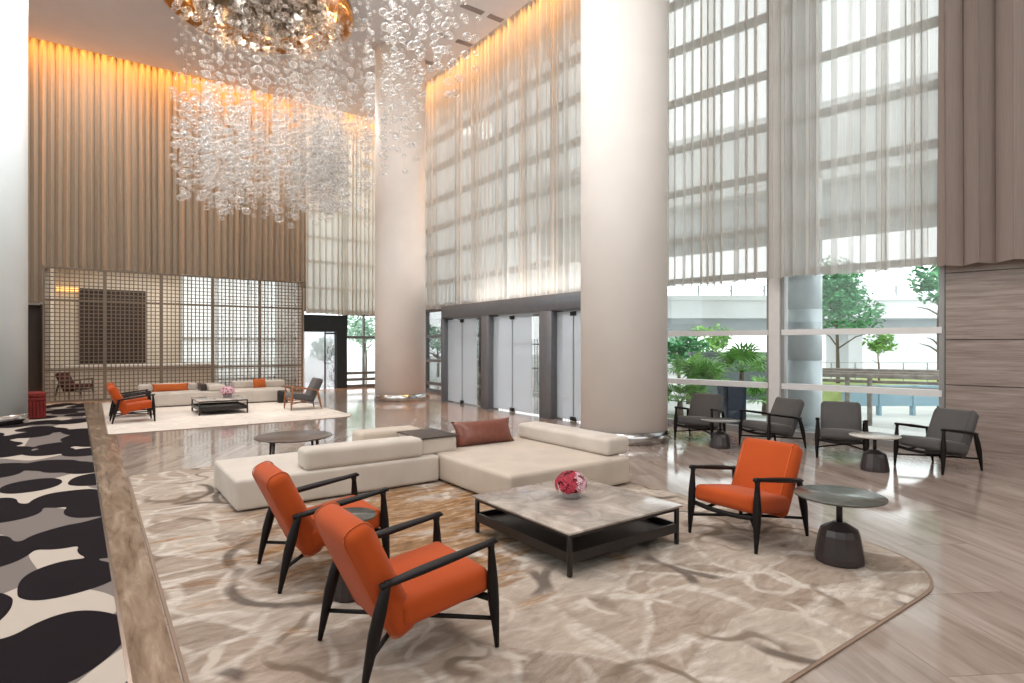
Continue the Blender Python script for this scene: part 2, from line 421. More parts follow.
def bubble_mat():
    t = NT('blown_glass')
    tp = t.n('ShaderNodeBsdfTransparent'); tp.inputs[0].default_value = (.97, .97, .97, 1)
    gl = t.n('ShaderNodeBsdfGlossy'); gl.inputs['Roughness'].default_value = .04; gl.inputs[0].default_value = (1, 1, 1, 1)
    lw = t.n('ShaderNodeLayerWeight'); lw.inputs[0].default_value = .5
    mr = t.ramp(lw.outputs['Facing'], [(0, (.06, .06, .06, 1)), (.55, (.16, .16, .16, 1)), (1, (.9, .9, .9, 1))])
    mx = t.n('ShaderNodeMixShader'); t.l(mr, mx.inputs[0]); t.l(tp.outputs[0], mx.inputs[1]); t.l(gl.outputs[0], mx.inputs[2])
    di = t.n('ShaderNodeBsdfDiffuse'); di.inputs[0].default_value = (.97, .95, .92, 1)
    tl = t.n('ShaderNodeBsdfTranslucent'); tl.inputs[0].default_value = (.97, .95, .92, 1)
    md = t.n('ShaderNodeMixShader', i_0=.5); t.l(di.outputs[0], md.inputs[1]); t.l(tl.outputs[0], md.inputs[2])
    rim_glint = t.ramp(lw.outputs['Facing'], [(0, (.03, .03, .03, 1)), (.45, (.08, .08, .08, 1)), (.85, (.75, .75, .75, 1)), (1, (.5, .5, .5, 1))])  # white edge painted in for the highlights of curved glass
    m2 = t.n('ShaderNodeMixShader'); t.l(rim_glint, m2.inputs[0]); t.l(mx.outputs[0], m2.inputs[1]); t.l(md.outputs[0], m2.inputs[2])
    return t.done(m2.outputs[0])
M['bubble'] = bubble_mat()

# ------------------------------------------------------------------ camera
YAW = R(35.9)
cam_d = bpy.data.cameras.new('camera'); cam = bpy.data.objects.new('camera', cam_d); COL.objects.link(cam)
cam.location = (0, 0, 1.65)
cam.rotation_euler = (PI / 2, 0, -YAW)
cam_d.sensor_fit = 'HORIZONTAL'; cam_d.sensor_width = 36; cam_d.lens = 582 / 1024 * 36
cam_d.shift_y = 3.5 / 1024
cam_d.clip_start = .05; cam_d.clip_end = 500
SC.camera = cam

HC = 10.45           # ceiling height
YF = 22.0            # far curtain wall
def xcurt(y): return 9.55 + .18 * (7.75 - y) if y < 8.0 else 9.4   # curtain line
def xglass(y): return 9.90 + .18 * (7.75 - y) if y < 8.5 else 9.76
KA = math.atan2(-.18, 1)  # facade angle of the bent section
# local frame of the bent section: origin at glass (9.9,7.75), u runs toward -y, n points outdoors
def bent(off=0.0):
    u = Vector((.18, -1, 0)).normalized(); n = Vector((1, .18, 0)).normalized()
    m = Matrix(((u.x, n.x, 0, 9.9 + n.x * off), (u.y, n.y, 0, 7.75 + n.y * off), (0, 0, 1, 0), (0, 0, 0, 1)))
    return m
def s_of(y): return (7.75 - y) * math.sqrt(1 + .18 ** 2)

# ------------------------------------------------------------------ room shell
b = MB(); b.box(-7.2, 11.2, -7.0, 25.6, -.2, 0); struct(b.build('floor', M['floor']))
b = MB(); b.box(-7.2, 6.1 + 3.0, -7.0, YF - .45, HC, HC + .12); b.box(9.1, 12, -7, 0, HC, HC + .12)
ceil = struct(b.build('ceiling', M['ceiling']))
b = MB(); b.box(-7.2, 12.4, -7.0, 25.6, HC + .75, HC + .85); struct(b.build('ceiling_slab', M['plaster']))
b = MB(); b.box(-7.4, -7.2, -7.0, -5, 0, HC + .75); b.box(-7.4, -7.2, 15, 25.6, 0, HC + .75); b.box(-7.4, -7.2, -5, 15, 0, 2.6); b.box(-7.4, -7.2, -5, 15, 8.5, HC + .75); struct(b.build('wall_left', M['plaster']))
b = MB(); b.box(-7.4, -5, -7.2, -7.0, 0, HC + .75); b.box(11, 12.4, -7.2, -7.0, 0, HC + .75); b.box(-5, 11, -7.2, -7.0, 0, 4.6); b.box(-5, 11, -7.2, -7.0, 9.2, HC + .75); struct(b.build('wall_back', M['plaster']))
# far wall: above the lounge recess, doorway at its left, opening behind the lattice
b = MB()
b.box(-7.2, -1.12, YF, YF + .25, 3.75, HC + .75); b.box(-1.12, 6.42, YF, YF + .25, 4.0, HC + .75)
b.box(6.42, 9.9, YF, YF + .25, HC + .0, HC + .75)
b.box(-7.2, -2.6, YF - .1, YF + .25, 0, 3.75)
b.box(-2.6, -1.12, YF - .1, YF + .25, 2.82, 3.75)
b.box(6.2, 6.42, YF, YF + .25, 0, 3.75)
struct(b.build('wall_far', M['plaster']))
# the recess
b = MB()
b.box(-2.6, 2.75, 25.35, 25.6, 0, 4.5); b.box(-1.12, -1.0, YF + .25, 25.35, 0, 4.5); b.box(6.3, 6.42, YF + .25, 22.6, 0, 4.5)
struct(b.build('wall_recess', M['cream']))
b = MB(); b.box(-2.6, 6.42, YF + .25, 25.6, 4.45, 4.6); struct(b.build('ceiling_recess', M['cream']))
b = MB(); b.box(-2.62, -1.1, YF + .1, YF + .22, 0, 2.84); b.box(-2.6, -1.12, YF - .14, YF + .1, 0, .03); b.box(-1.2, -1.1, YF - .14, YF + .1, 0, 2.84)
o = struct(b.build('door_1', M['brown_void']))

# stone panel wall at the right
Bm = bent()
s0 = s_of(3.36)
b = MB(Bm); b.box(s0 + .02, s0 + 10.5, -.0, .25, 0, HC + .75); b.box(s0 + .0, s0 + .06, -.06, .25, 0, 2.95)
wr = struct(b.build('wall_right', M['dark_wood']))
b = MB(Bm)
for z0, z1 in ((0.0, 1.035), (1.047, 1.725), (1.737, 2.74), (2.752, 3.4)):
    b.box(s0 + .02, s0 + 5.2, -.1, 0.0, z0, z1); b.box(s0 + 5.212, s0 + 10.4, -.1, 0, z0, z1)
pn = b.build('stone_panel', M['panel'], wr)

# cove slabs over the curtains (dark slot edge)
# ------------------------------------------------------------------ facade windows
HZ = [3.8, 4.8, 5.72, 6.7, 7.78, 8.75, 9.75]
def bay(name, Mx, s0, s1, zs_low, zs_high, ztop, mat, vmid=(), t=.07, z0=0.0, gm='glass', split=True):
    b = MB(Mx)
    b.box(s0 - .04, s0 + .04, -.06, .12, z0, ztop); b.box(s1 - .04, s1 + .04, -.06, .12, z0, ztop)
    for v in vmid: b.box(v - .03, v + .03, -.05, .1, z0, ztop)
    b.box(s0, s1, -.08, .1, z0, z0 + .1)
    for z in zs_high: b.box(s0, s1, -.06, .12, z - t / 2, z + t / 2)
    b.box(s0, s1, -.08, .1, ztop - .1, ztop)
    w = struct(b.build(name, mat))
    for z in zs_low:
        g = MB(Mx); g.box(s0, s1, -.085, .11, z - .05, z + .05); g.build('rail', M['rail_white_lit'] if mat == M['mullion'] else mat, w)
    g = MB(Mx); g.box(s0, s1, .0, .012, z0 + .05, ztop - .05)
    g.build('pane', M[gm], w)
    return w
sa, sb, sc_, sd = s_of(8.5), s_of(5.95), s_of(5.72), s_of(3.39)
bay('window_1', Bm, sa, sb, [1.88, .9], [2.97] + HZ, HC + .5, M['mullion'], t=.1)
bay('window_2', Bm, sc_, sd, [1.88, .9], [2.97] + HZ, HC + .5, M['mullion'], t=.1)
b = MB(Bm); b.box(sb + .02, sc_ - .02, -.12, .16, 0, HC + .5); struct(b.build('trim_1', M['window_post']))
# straight section, glass at x = 9.76, s runs along +y
Sm = Matrix(((0, 1, 0, 9.76), (1, 0, 0, 0), (0, 0, 1, 0), (0, 0, 0, 1)))
bay('window_3', Sm, 15.1, 21.9, [.3, 1.1, 1.95], [2.85], 3.0, M['mullion_dark'], vmid=(17.0, 18.7, 20.3))
bay('window_4', Sm, 8.5, 21.9, [], HZ, HC + .5, M['mullion'], vmid=(11.2, 13.9, 16.6, 19.3), t=.14, z0=2.95)
# far wall glazing
Fm = Matrix(((1, 0, 0, 0), (0, 1, 0, YF + .1), (0, 0, 1, 0), (0, 0, 0, 1)))
bay('window_5', Fm, 8.02, 9.7, [.3, .55, 1.95], [], 2.9, M['mullion_dark'], vmid=(8.75,))
bay('window_6', Fm, 6.45, 9.7, [], HZ, HC + .3, M['mullion'], vmid=(8.0,), z0=2.9)
b = MB(); b.box(9.62, 9.9, YF - .12, YF + .25, 0, HC + .75); struct(b.build('trim_2', M['window_post']))

bay('fill_glazing_left', Matrix(((0, -1, 0, -7.3), (1, 0, 0, 0), (0, 0, 1, 0), (0, 0, 0, 1))), -5, 15, [5.5], [], 8.5, M['mullion_dark'], vmid=(0, 5, 10), z0=2.6)  # unseen glazing added so daylight fills the room from the left
bay('fill_glazing_back', Matrix(((1, 0, 0, 0), (0, -1, 0, -7.1), (0, 0, 1, 0), (0, 0, 0, 1))), -5, 11, [7.0], [], 9.2, M['mullion_dark'], vmid=(-1, 3, 7), z0=4.6)  # unseen glazing added behind the camera for frontal daylight
# black portal in the far wall
b = MB()
b.box(6.40, 8.02, YF - .12, YF + .2, 2.15, 2.78)
b.box(7.6, 8.0, YF - .12, YF + .2, 0, 2.15)
o = struct(b.build('door_2', M['black_portal']))
g = MB(); g.box(6.42, 7.6, YF + .08, YF + .1, 0.02, 2.15); g.build('pane', M['door_glass'], o)
b = MB(); b.box(7.18, 7.22, YF + .02, YF + .06, 0, 2.15); b.box(7.22, 7.6, YF + .02, YF + .06, 2.06, 2.12)
random.seed(3)
for k in range(26):
    x, z = random.uniform(7.24, 7.58), random.uniform(.05, 1.5)
    a = random.uniform(0, PI)
    p = [(x + .09 * math.cos(a) * (i - 2) / 2 + .03 * math.sin(i * 1.8 + k), YF + .05, z + .14 * math.sin(a) * (i - 2) / 2 + .03 * math.cos(i * 2 + k)) for i in range(5)]
    b.tube(p, .007, 5)
b.build('filigree_screen', M['black_portal'], o)

# entrance vestibule: graphite portal with glass doors
b = MB()
XP = 8.3
def portal_box(x0, x1, y0, y1, z0, z1): b.box(x0, x1, y0, y1, z0, z1, .008, 1)
portal_box(XP, 9.7, 8.45, 15.0, 2.42, 2.78)
for y0, y1 in ((12.52, 12.86), (9.98, 10.42), (8.45, 8.6), (14.9, 15.02)):
    portal_box(XP, XP + .34, y0, y1, 0, 2.42)
pv = struct(b.build('trim_entrance', M['graphite']))
n = 1
for y0, y1, lab in ((12.86, 14.9, ''), (10.42, 12.52, ''), (8.6, 9.98, '')):
    n += 1
    d = struct(empty('door_%d' % (n + 1), (XP + .16, y0, 0)))
    w = y1 - y0
    ym = w * .60
    g = MB(); g.box(0, .014, .01, w * .22, .03, 2.38); g.build('side_light', M['glass'], d)
    g = MB(); g.box(0, .014, w * .22 + .012, ym - .006, .03, 2.38); g.build('leaf', M['door_glass'], d)
    g = MB(); g.box(0.0, .014, ym + .006, w - .01, .03, 2.38); g.build('leaf', M['door_glass'], d)
    for zz in (.05, 2.33):
        f = MB(); f.box(-.02, .04, ym - .09, ym + .09, zz - .045, zz + .045, .006, 1); f.build('patch_fitting', M['black_metal'], d)
    f = MB(); f.box(-.004, .02, ym - .006, ym + .006, .03, 2.38); f.build('meeting_stile', M['mullion_dark'], d)

# ------------------------------------------------------------------ columns
def column(x, y, label, z=0, mat='column'):
    c = struct(empty('column', (x, y, z)))
    b = MB(); b.lathe([(.75, .2), (.75, HC)], 72); b.build('shaft', M[mat], c)
    b = MB(); b.lathe([(.765, 0), (.765, .2)], 72); b.build('base_band', M['steel'], c)
    tag(c, label, 'column')
    return c
column(7.6, 7.15, 'round white column between the sofa and the window seats')
column(7.57, 16.2, 'round white column beyond the beige corner sofa')
column(-1.84, 16.2, 'round white column standing on the patterned carpet', .012, 'column_daylit')

# ------------------------------------------------------------------ curtains
def curtain(name, path, z0, z1, amp, wl, mat, label, cat='curtain', hem=.03, seed=1, irregular=.35, rows=10):
    """path: list of plan points; pleats perpendicular to it"""
    rnd = random.Random(seed)
    pts = [Vector((p[0], p[1], 0)) for p in path]
    segs = [(a, c, (c - a).length) for a, c in zip(pts, pts[1:])]
    Ltot = sum(s[2] for s in segs)
    step = wl / 13
    N = int(Ltot / step)
    ph = 0.0; cols = []
    wcur = wl; acur = amp; tgt_a = amp
    for i in range(N + 1):
        s = Ltot * i / N
        q = s
        for a, c, l in segs:
            if q <= l + 1e-6: break
            q -= l
        t = (c - a).normalized(); p = a + t * min(q, l); nrm = Vector((t.y, -t.x, 0))
        ph += step / wcur * 2 * PI
        if int(ph / (2 * PI)) != int((ph - step / wcur * 2 * PI) / (2 * PI)):
            wcur = wl * rnd.uniform(1 - irregular, 1 + irregular); tgt_a = amp * rnd.uniform(1 - irregular, 1 + irregular)
        acur += (tgt_a - acur) * .2
        cols.append((p, nrm, t, ph, acur, rnd.uniform(-1, 1)))
    bm = bmesh.new(); grid = []
    drift = [rnd.uniform(-1, 1) for _ in range(40)]
    for r in range(rows + 1):
        f = r / rows
        row = []
        for i, (p, nrm, t, ph, a, jj) in enumerate(cols):
            k = ph / (2 * PI) / 3.0
            dr = drift[int(k) % 40] * (1 - (k % 1)) + drift[(int(k) + 1) % 40] * (k % 1)
            ph2 = ph + dr * .9 * (1 - f)
            am = a * (1.0 - .15 * f)
            w = math.sin(ph2); w = math.copysign(abs(w) ** .8, w)
            off = nrm * (am * w + .25 * am * math.sin(ph2 * .37 + 1)) + t * (am * .35 * math.sin(2 * ph2))
            z = z0 + (z1 - z0) * f
            if r == 0: z += hem * math.sin(ph * .11) * .6 + hem * .3 * math.sin(ph)
            row.append(bm.verts.new((p.x + off.x, p.y + off.y, z)))
        grid.append(row)
    for r in range(rows):
        for i in range(len(cols) - 1):
            fc = bm.faces.new((grid[r][i], grid[r][i + 1], grid[r + 1][i + 1], grid[r + 1][i])); fc.smooth = True
    me = bpy.data.meshes.new(name); bm.to_mesh(me); bm.free(); me.materials.append(mat)
    o = bpy.data.objects.new(name, me); COL.objects.link(o)
    return tag(o, label, cat)
ZT = HC + .3
YC = YF - .25
curtain('drape', [(-7.1, YC), (-1.16, YC)], 2.9, ZT, .055, .19, M['curtain_far'], 'taupe pleated drape above the dark doorway, next to the white column', seed=21, irregular=.18)
curtain('drape', [(-1.16, YC), (6.38, YC)], 3.95, ZT, .055, .19, M['curtain_far'], 'long taupe pleated drape with orange glow along its top, above the lattice screen', seed=2, irregular=.18)
curtain('sheer_curtain', [(6.36, YC - .02), (9.3, YC - .02)], 2.80, ZT, .05, .22, M['sheer_far'], 'pale sheer curtain above the black doorway in the far corner', seed=3)
curtain('sheer_curtain', [(9.4, 21.6), (9.4, 8.35)], 2.86, ZT, .075, .2, M['sheer'], 'tall sheer curtain above the grey entrance doors', seed=4, irregular=.5)
curtain('sheer_curtain', [(xcurt(7.95) + .02, 7.95), (xcurt(5.80), 5.80)], 2.84, ZT, .075, .2, M['sheer'], 'tall sheer curtain over the window pane with palms outside', seed=5, irregular=.55)
curtain('sheer_curtain', [(xcurt(5.74), 5.74), (xcurt(3.32), 3.32)], 2.84, ZT, .075, .2, M['sheer'], 'tall sheer curtain over the window pane with the leafy tree outside', seed=9, irregular=.55)
curtain('drape', [(xcurt(3.34), 3.34), (xcurt(-2), -2)], 2.82, ZT, .12, .40, M['drape'], 'heavy beige drape hanging above the stone panel wall', seed=6, irregular=.55)

# ------------------------------------------------------------------ ceiling details
b = MB()
def slot(x0, x1, y): b.box(x0, x1, y - .06, y + .06, HC - .012, HC + .0)
SLOTS = [((7.76, 8.42), (8.60, 9.05), 12.95), ((7.95, 8.35), (8.56, 9.05), 14.55), ((8.35, 8.72), (7.0, 7.1), 16.2)]
n = 0
for a, c, y in SLOTS:
    for (x0, x1) in (a, c):
        if x1 - x0 < .2: continue
        b = MB(); b.box(x0, x1, y - .09, y + .09, HC - .014, HC)
        for k in range(3): b.box(x0, x1, y - .07 + k * .07 - .01, y - .07 + k * .07 + .01, HC - .022, HC - .012)
        o = b.build('air_slot', M['slot'])
        tag(o, None, 'air vent', 'grey air slots in the ceiling'); n += 1
        o['label'] = ['grey ceiling air slot in the topmost line, the half towards the chandelier', 'grey ceiling air slot in the topmost line, the half towards the entrance curtain',
                      'grey ceiling air slot in the middle line, the half towards the chandelier', 'grey ceiling air slot in the middle line, the half towards the entrance curtain', 'lone short grey ceiling air slot near the white column'][min(n - 1, 4)]

# warm cove strips above the curtains
def area(name, loc, rot, sx, sy, power, col, spread=PI):
    d = bpy.data.lights.new(name, 'AREA'); d.shape = 'RECTANGLE'; d.size = sx; d.size_y = sy; d.energy = power; d.color = col; d.spread = spread
    o = bpy.data.objects.new(name, d); COL.objects.link(o); o.location = loc; o.rotation_euler = rot
    return o
WARM = (1, .40, .07)
area('cove_light', (-.3, YF - .43, HC + .35), (R(-6), 0, 0), 13.2, .06, 640, WARM, R(75))
area('cove_light', (7.9, YF - .43, HC + .35), (R(-6), 0, 0), 2.8, .06, 100, WARM, R(75))
area('cove_light', (9.2, 15.0, HC + .35), (0, R(6), PI), .06, 13.0, 250, WARM, R(75))
area('portal_fill', (9.0, 11.8, 2.86), (PI, 0, 0), .2, 6.0, 70, (1, .95, .9))  # hidden light added on the portal roof to brighten the ceiling
b = MB(); b.box(-7.1, 9.3, YF - .45, YF - .40, HC + .38, HC + .42); b.build('light_strip', M['cove_led'])
struct(bpy.data.objects['light_strip'])

# ------------------------------------------------------------------ floor coverings
def xe(y, o=0.0): return .205 - .0178 * y + o
b = MB(); b.prism([(-7.0, -6.5), (xe(-6.5), -6.5), (xe(20.7), 20.7), (-7.0, 20.7)], 0, .012)
tag(b.build('carpet', M['carpet']), 'black, grey and cream blob-patterned carpet along the left side', 'carpet')
b = MB(); b.prism([(xe(-6.5), -6.5), (xe(-6.5, .02), -6.5), (xe(20.7, .02), 20.7), (xe(20.7), 20.7)], 0, .014); struct(b.build('trim_3', M['steel']))
def border_mat():
    t = NT('brown_stone_border'); v = t.coords((6, .9, 1), (0, 0, .35))
    n = t.noise(v, 1.6, 6, .65, .6)
    c = t.ramp(n, [(.3, srgb(92, 74, 58)), (.46, srgb(128, 108, 90)), (.58, srgb(146, 126, 108)), (.75, srgb(178, 160, 142))])
    return t.done(t.bsdf(c, .22, 0, .4))
M['border'] = border_mat()
b = MB(); b.prism([(xe(-6.5, .02), -6.5), (.36, -6.5), (.36, 20.7), (xe(20.7, .02), 20.7)], 0, .004); struct(b.build('trim_4', M['border']))

def rug(name, x0, x1, y0, y1, rad, mat, label):
    r = empty(name, (0, 0, 0))
    def outline(g, rr):
        P = []
        for (cx, cy, a0) in ((x1 - rad, y1 - rad, 0), (x0 + .12, y1 - .12, 90), (x0 + .12, y0 + .12, 180), (x1 - rad, y0 + rad, 270)):
            q = rad if a0 in (0, 270) else .12
            for i in range(13):
                a = R(a0 + 90 * i / 12); P.append((cx + (q + g) * math.cos(a), cy + (q + g) * math.sin(a)))
        return P
    b = MB(); b.prism(outline(-.02, rad), .003, .012); b.build('pile', mat, r)
    b = MB(); b.prism(outline(0, rad), .001, .010); b.build('binding', M['rug_edge'], r)
    return tag(r, label, 'rug')
rug('area_rug', .37, 5.24, 1.5, 8.75, .8, M['rug'], 'large painterly taupe and golden rug under the near seating group')
rug('area_rug', .24, 5.0, 12.95, 20.2, .5, M['rug_pale'], 'pale cream rug under the far seating group')

# ------------------------------------------------------------------ lounge chair
def bar_leg(b, pts, rads): b.tube(pts, rads, 10)
def make_chair(fab, welt, wood, name='lounge_chair'):
    r = empty(name)
    L = Matrix.Translation((.105, 0, .325)) @ Matrix.Rotation(R(-8), 4, 'Y')
    b = MB(); b.cushion((0, 0, 0), (.53, .58, .135), .042, (.008, .006, .018), L); b.build('seat_cushion', fab, r)
    Lb = Matrix.Translation((-.245, 0, .472)) @ Matrix.Rotation(R(-25.5), 4, 'Y')
    b = MB(); b.cushion((0, 0, 0), (.15, .54, .635), .06, (.014, .006, .006), Lb); bk = b.build('back_cushion', fab, r)
    def loop(L, y, hx, hz):
        P = []
        rr = .055
        for (cx, cz, a0) in ((hx - rr, hz - rr, 0), (-hx + rr, hz - rr, 90), (-hx + rr, -hz + rr, 180), (hx - rr, -hz + rr, 270)):
            for i in range(6):
                a = R(a0 + 90 * i / 5); P.append(L @ Vector((cx + rr * math.cos(a), y, cz + rr * math.sin(a))))
        P.append(P[0]); return P
    for sg in (-1, 1):
        b = MB(); b.tube(loop(Lb, sg * .224, .0775, .3205), .004, 5); b.build('welt', welt, bk)
    for sg in (-1, 1):
        b = MB(); y = sg * .315
        b.tube([(.385, y, 0), (.378, y, .10), (.366, y * .99, .24), (.36, y * .985, .34), (.357, y * .98, .44), (.353, y * .975, .53), (.35, y * .97, .56)], [.013, .020, .031, .032, .025, .018, .024], 10)
        b.build('leg', wood, r)
        b = MB()
        b.tube([(-.372, y, 0), (-.35, y, .11), (-.315, y, .26), (-.288, y * .995, .36), (-.262, y * .99, .45), (-.245, y * .985, .50)], [.013, .021, .032, .032, .025, .018], 10)
        b.build('leg', wood, r)
        # arm: slim at the rear, a paddle in the middle, a small lift at the front post
        b = MB()
        b.tube([(-.285, y * .985, .482), (-.21, y * .985, .492), (-.08, y * .985, .512), (.08, y * .985, .534), (.2, y * .98, .55), (.31, y * .975, .564), (.374, y * .97, .574), (.392, y * .97, .566)],
               [.022, .028, .034, .034, .030, .026, .026, .014], 10, flat=(1.0, .62))
        b.build('armrest', wood, r)
    b = MB()
    b.tube([(.355, -.30, .265), (.345, -.15, .243), (.342, 0, .236), (.345, .15, .243), (.355, .30, .265)], .021, 8)
    for sg in (-1, 1): b.tube([(.345, sg * .18, .243), (.1, sg * .2, .252), (-.15, sg * .2, .225)], .014, 8)
    b.build('seat_rail', wood, r)
    b = MB()
    for sg in (-1, 1):
        b.tube([(.372, sg * .312, .155), (0, 0, .175 + sg * .013), (-.335, -sg * .312, .155)], [.012, .014, .012], 8)
    b.build('cross_stretcher', wood, r)
    return r
CH_O = make_chair(M['orange'], M['orange_dark'], M['frame'])
CH_G = make_chair(M['grey_fabric'], M['grey_welt'], M['frame'])
CH_B = make_chair(M['grey_fabric'], M['grey_welt'], M['oak'])
M['maroon'] = fabric('maroon_fabric', srgb(82, 36, 32))
CH_R = make_chair(M['maroon'], M['maroon'], M['dark_wood'])
used = set()
def chair(proto, x, y, face, label, group=None, z=0.0):
    c = proto if proto.name not in used else copy_tree(proto)
    used.add(proto.name)
    c.location = (x, y, z); c.rotation_euler = (0, 0, face)
    tag(c, label, 'chair', group)
    return c
def fdir(dx, dy): return math.atan2(dy, dx)
RZ = .0165
GO = 'orange lounge chairs with black frames'
chair(CH_O, 1.40, 2.92, R(0), 'orange lounge chair with black frame, closest of all, seen from behind', GO, RZ)
chair(CH_O, 1.385, 4.31, R(-1), 'orange lounge chair behind the closest one, beside the end of the beige sofa', GO, RZ)
chair(CH_O, 4.61, 2.88, R(179), 'orange lounge chair facing the marble coffee table, beside the round side table', GO, RZ)
chair(CH_O, .72, 14.9, R(2), 'orange lounge chair at the corner of the far cream rug, front of the far pair', GO, RZ)
chair(CH_O, .72, 15.95, R(0), 'orange lounge chair at the far cream rug, mostly hidden behind another orange chair', GO, RZ)
GG = 'grey lounge chairs at the window'
chair(CH_G, 8.66, 6.33, fdir(-.95, -.31), 'charcoal lounge chair in front of the palms, facing the viewer', GG)
chair(CH_G, 8.97, 5.18, fdir(-.96, .28), 'grey lounge chair turned sideways beside the white window post', GG)
chair(CH_G, 9.10, 4.17, fdir(-.9, -.43), 'grey lounge chair beyond the pale round table, in front of the timber railing', GG)
chair(CH_G, 9.22, 2.98, fdir(-.96, .27), 'grey lounge chair beside the stone panel wall', GG)
chair(CH_B, 4.42, 15.25, R(180), 'brown wooden armchair with grey cushions on the far cream rug', None, RZ)
chair(CH_R, -.42, 23.2, R(-30), 'dim red-brown chair seen through the lattice screen near its dark doorway end')

# ------------------------------------------------------------------ side tables
def side_table(x, y, z, label, rt=.315, rb=.172, h=.50, top='green_top', group=None, foot='dark_wood'):
    r = empty('side_table', (x, y, z))
    b = MB(); b.lathe([(0, h - .022), (rt - .02, h - .022), (rt - .004, h - .014), (rt, h - .006), (rt - .003, h), (0, h)], 48, cap=False); b.build('table_top', M[top], r)
    b = MB(); b.lathe([(.022, .28 * h / .5), (.022, h - .02)], 16); b.build('stem', M['black_metal'], r)
    k = h / .5
    b = MB(); b.lathe([(0, 0), (rb * .97, 0), (rb, .012), (rb * .98, .05), (rb * .83, .20 * k), (rb * .74, .245 * k), (rb * .25, .295 * k), (0, .297 * k)], 13, cap=False, smooth=False); b.build('base', M[foot], r)
    return tag(r, label, 'side table', group)
GT = 'round side tables on faceted bases'
M['foot_dark'] = plain('graphite_base', srgb(62, 54, 54), .32, .2, .5, .08)
M['pale_top'] = plain('pale_table_top', srgb(196, 190, 182), .15, 0, .6, .06, 10)
M['grey_top'] = plain('grey_table_top', srgb(120, 118, 116), .15, 0, .6, .06, 10)
side_table(4.60, 2.12, RZ, 'round dark-topped side table beside the orange chair on the rug corner', group=GT, foot='foot_dark')
side_table(8.37, 3.41, 0, 'round pale-topped side table between two grey chairs, by the timber railing window', top='pale_top', h=.465, rt=.30, group=GT, foot='foot_dark')
side_table(8.22, 5.63, 0, 'round grey-topped side table in front of the charcoal chair by the palms', h=.45, rt=.3, top='grey_top', group=GT, foot='foot_dark')
side_table(1.36, 3.69, RZ, 'small dark round table wedged between the two closest orange chairs', rt=.175, rb=.105, h=.53, group=GT, foot='foot_dark')

# round coffee table behind the sofa
r = empty('coffee_table', (2.36, 8.60, 0))
b = MB(); b.lathe([(0, .325), (.5, .325), (.53, .337), (.53, .347), (.52, .352), (0, .352)], 56, cap=False); b.build('table_top', M['umber_top'], r)
for k in range(4):
    a = R(90 * k + 35); b = MB()
    b.tube([(.40 * math.cos(a), .40 * math.sin(a), .326), (.42 * math.cos(a), .42 * math.sin(a), .0)], [.022, .014], 10); b.build('leg', M['dark_wood'], r)
tag(r, 'low round brown coffee table behind the corner sofa', 'coffee table')

def square_table(x0, x1, y0, y1, z, h, label, topm):
    r = empty('coffee_table', ((x0 + x1) / 2, (y0 + y1) / 2, z))
    wx, wy = (x1 - x0) / 2, (y1 - y0) / 2
    b = MB(); b.box(-wx, wx, -wy, wy, h - .018, h, .004, 2); b.build('table_top', M[topm], r)
    b = MB()
    e = .02; t = .03
    b.box(-wx + e, wx - e, -wy + e, -wy + e + t, h - .045, h - .018); b.box(-wx + e, wx - e, wy - e - t, wy - e, h - .045, h - .018)
    b.box(-wx + e, -wx + e + t, -wy + e, wy - e, h - .045, h - .018); b.box(wx - e - t, wx - e, -wy + e, wy - e, h - .045, h - .018)
    b.build('top_frame', M['black_metal'], r)
    for sx in (-1, 1):
        for sy in (-1, 1):
            b = MB(); cx, cy = sx * (wx - .035), sy * (wy - .035)
            b.box(cx - .016, cx + .016, cy - .016, cy + .016, 0, h - .018, .003, 1); b.build('leg', M['black_metal'], r)
    b = MB(); b.box(-wx + .05, wx - .05, -wy + .05, wy - .05, h * .36, h * .40)
    for s in (-1, 1):
        b.box(-wx + .03, wx - .03, s * (wy - .035) - .012, s * (wy - .035) + .012, h * .30, h * .53)
        b.box(s * (wx - .035) - .012, s * (wx - .035) + .012, -wy + .03, wy - .03, h * .30, h * .53)
    b.build('shelf_tray', M['black_metal'], r)
    return tag(r, label, 'coffee table')
square_table(2.70, 3.94, 3.05, 4.33, RZ, .32, 'square coffee table with grey marble top and black frame on the near rug', 'marble')
square_table(2.0, 3.1, 15.1, 16.35, RZ, .34, 'square marble coffee table on the far cream rug', 'marble')

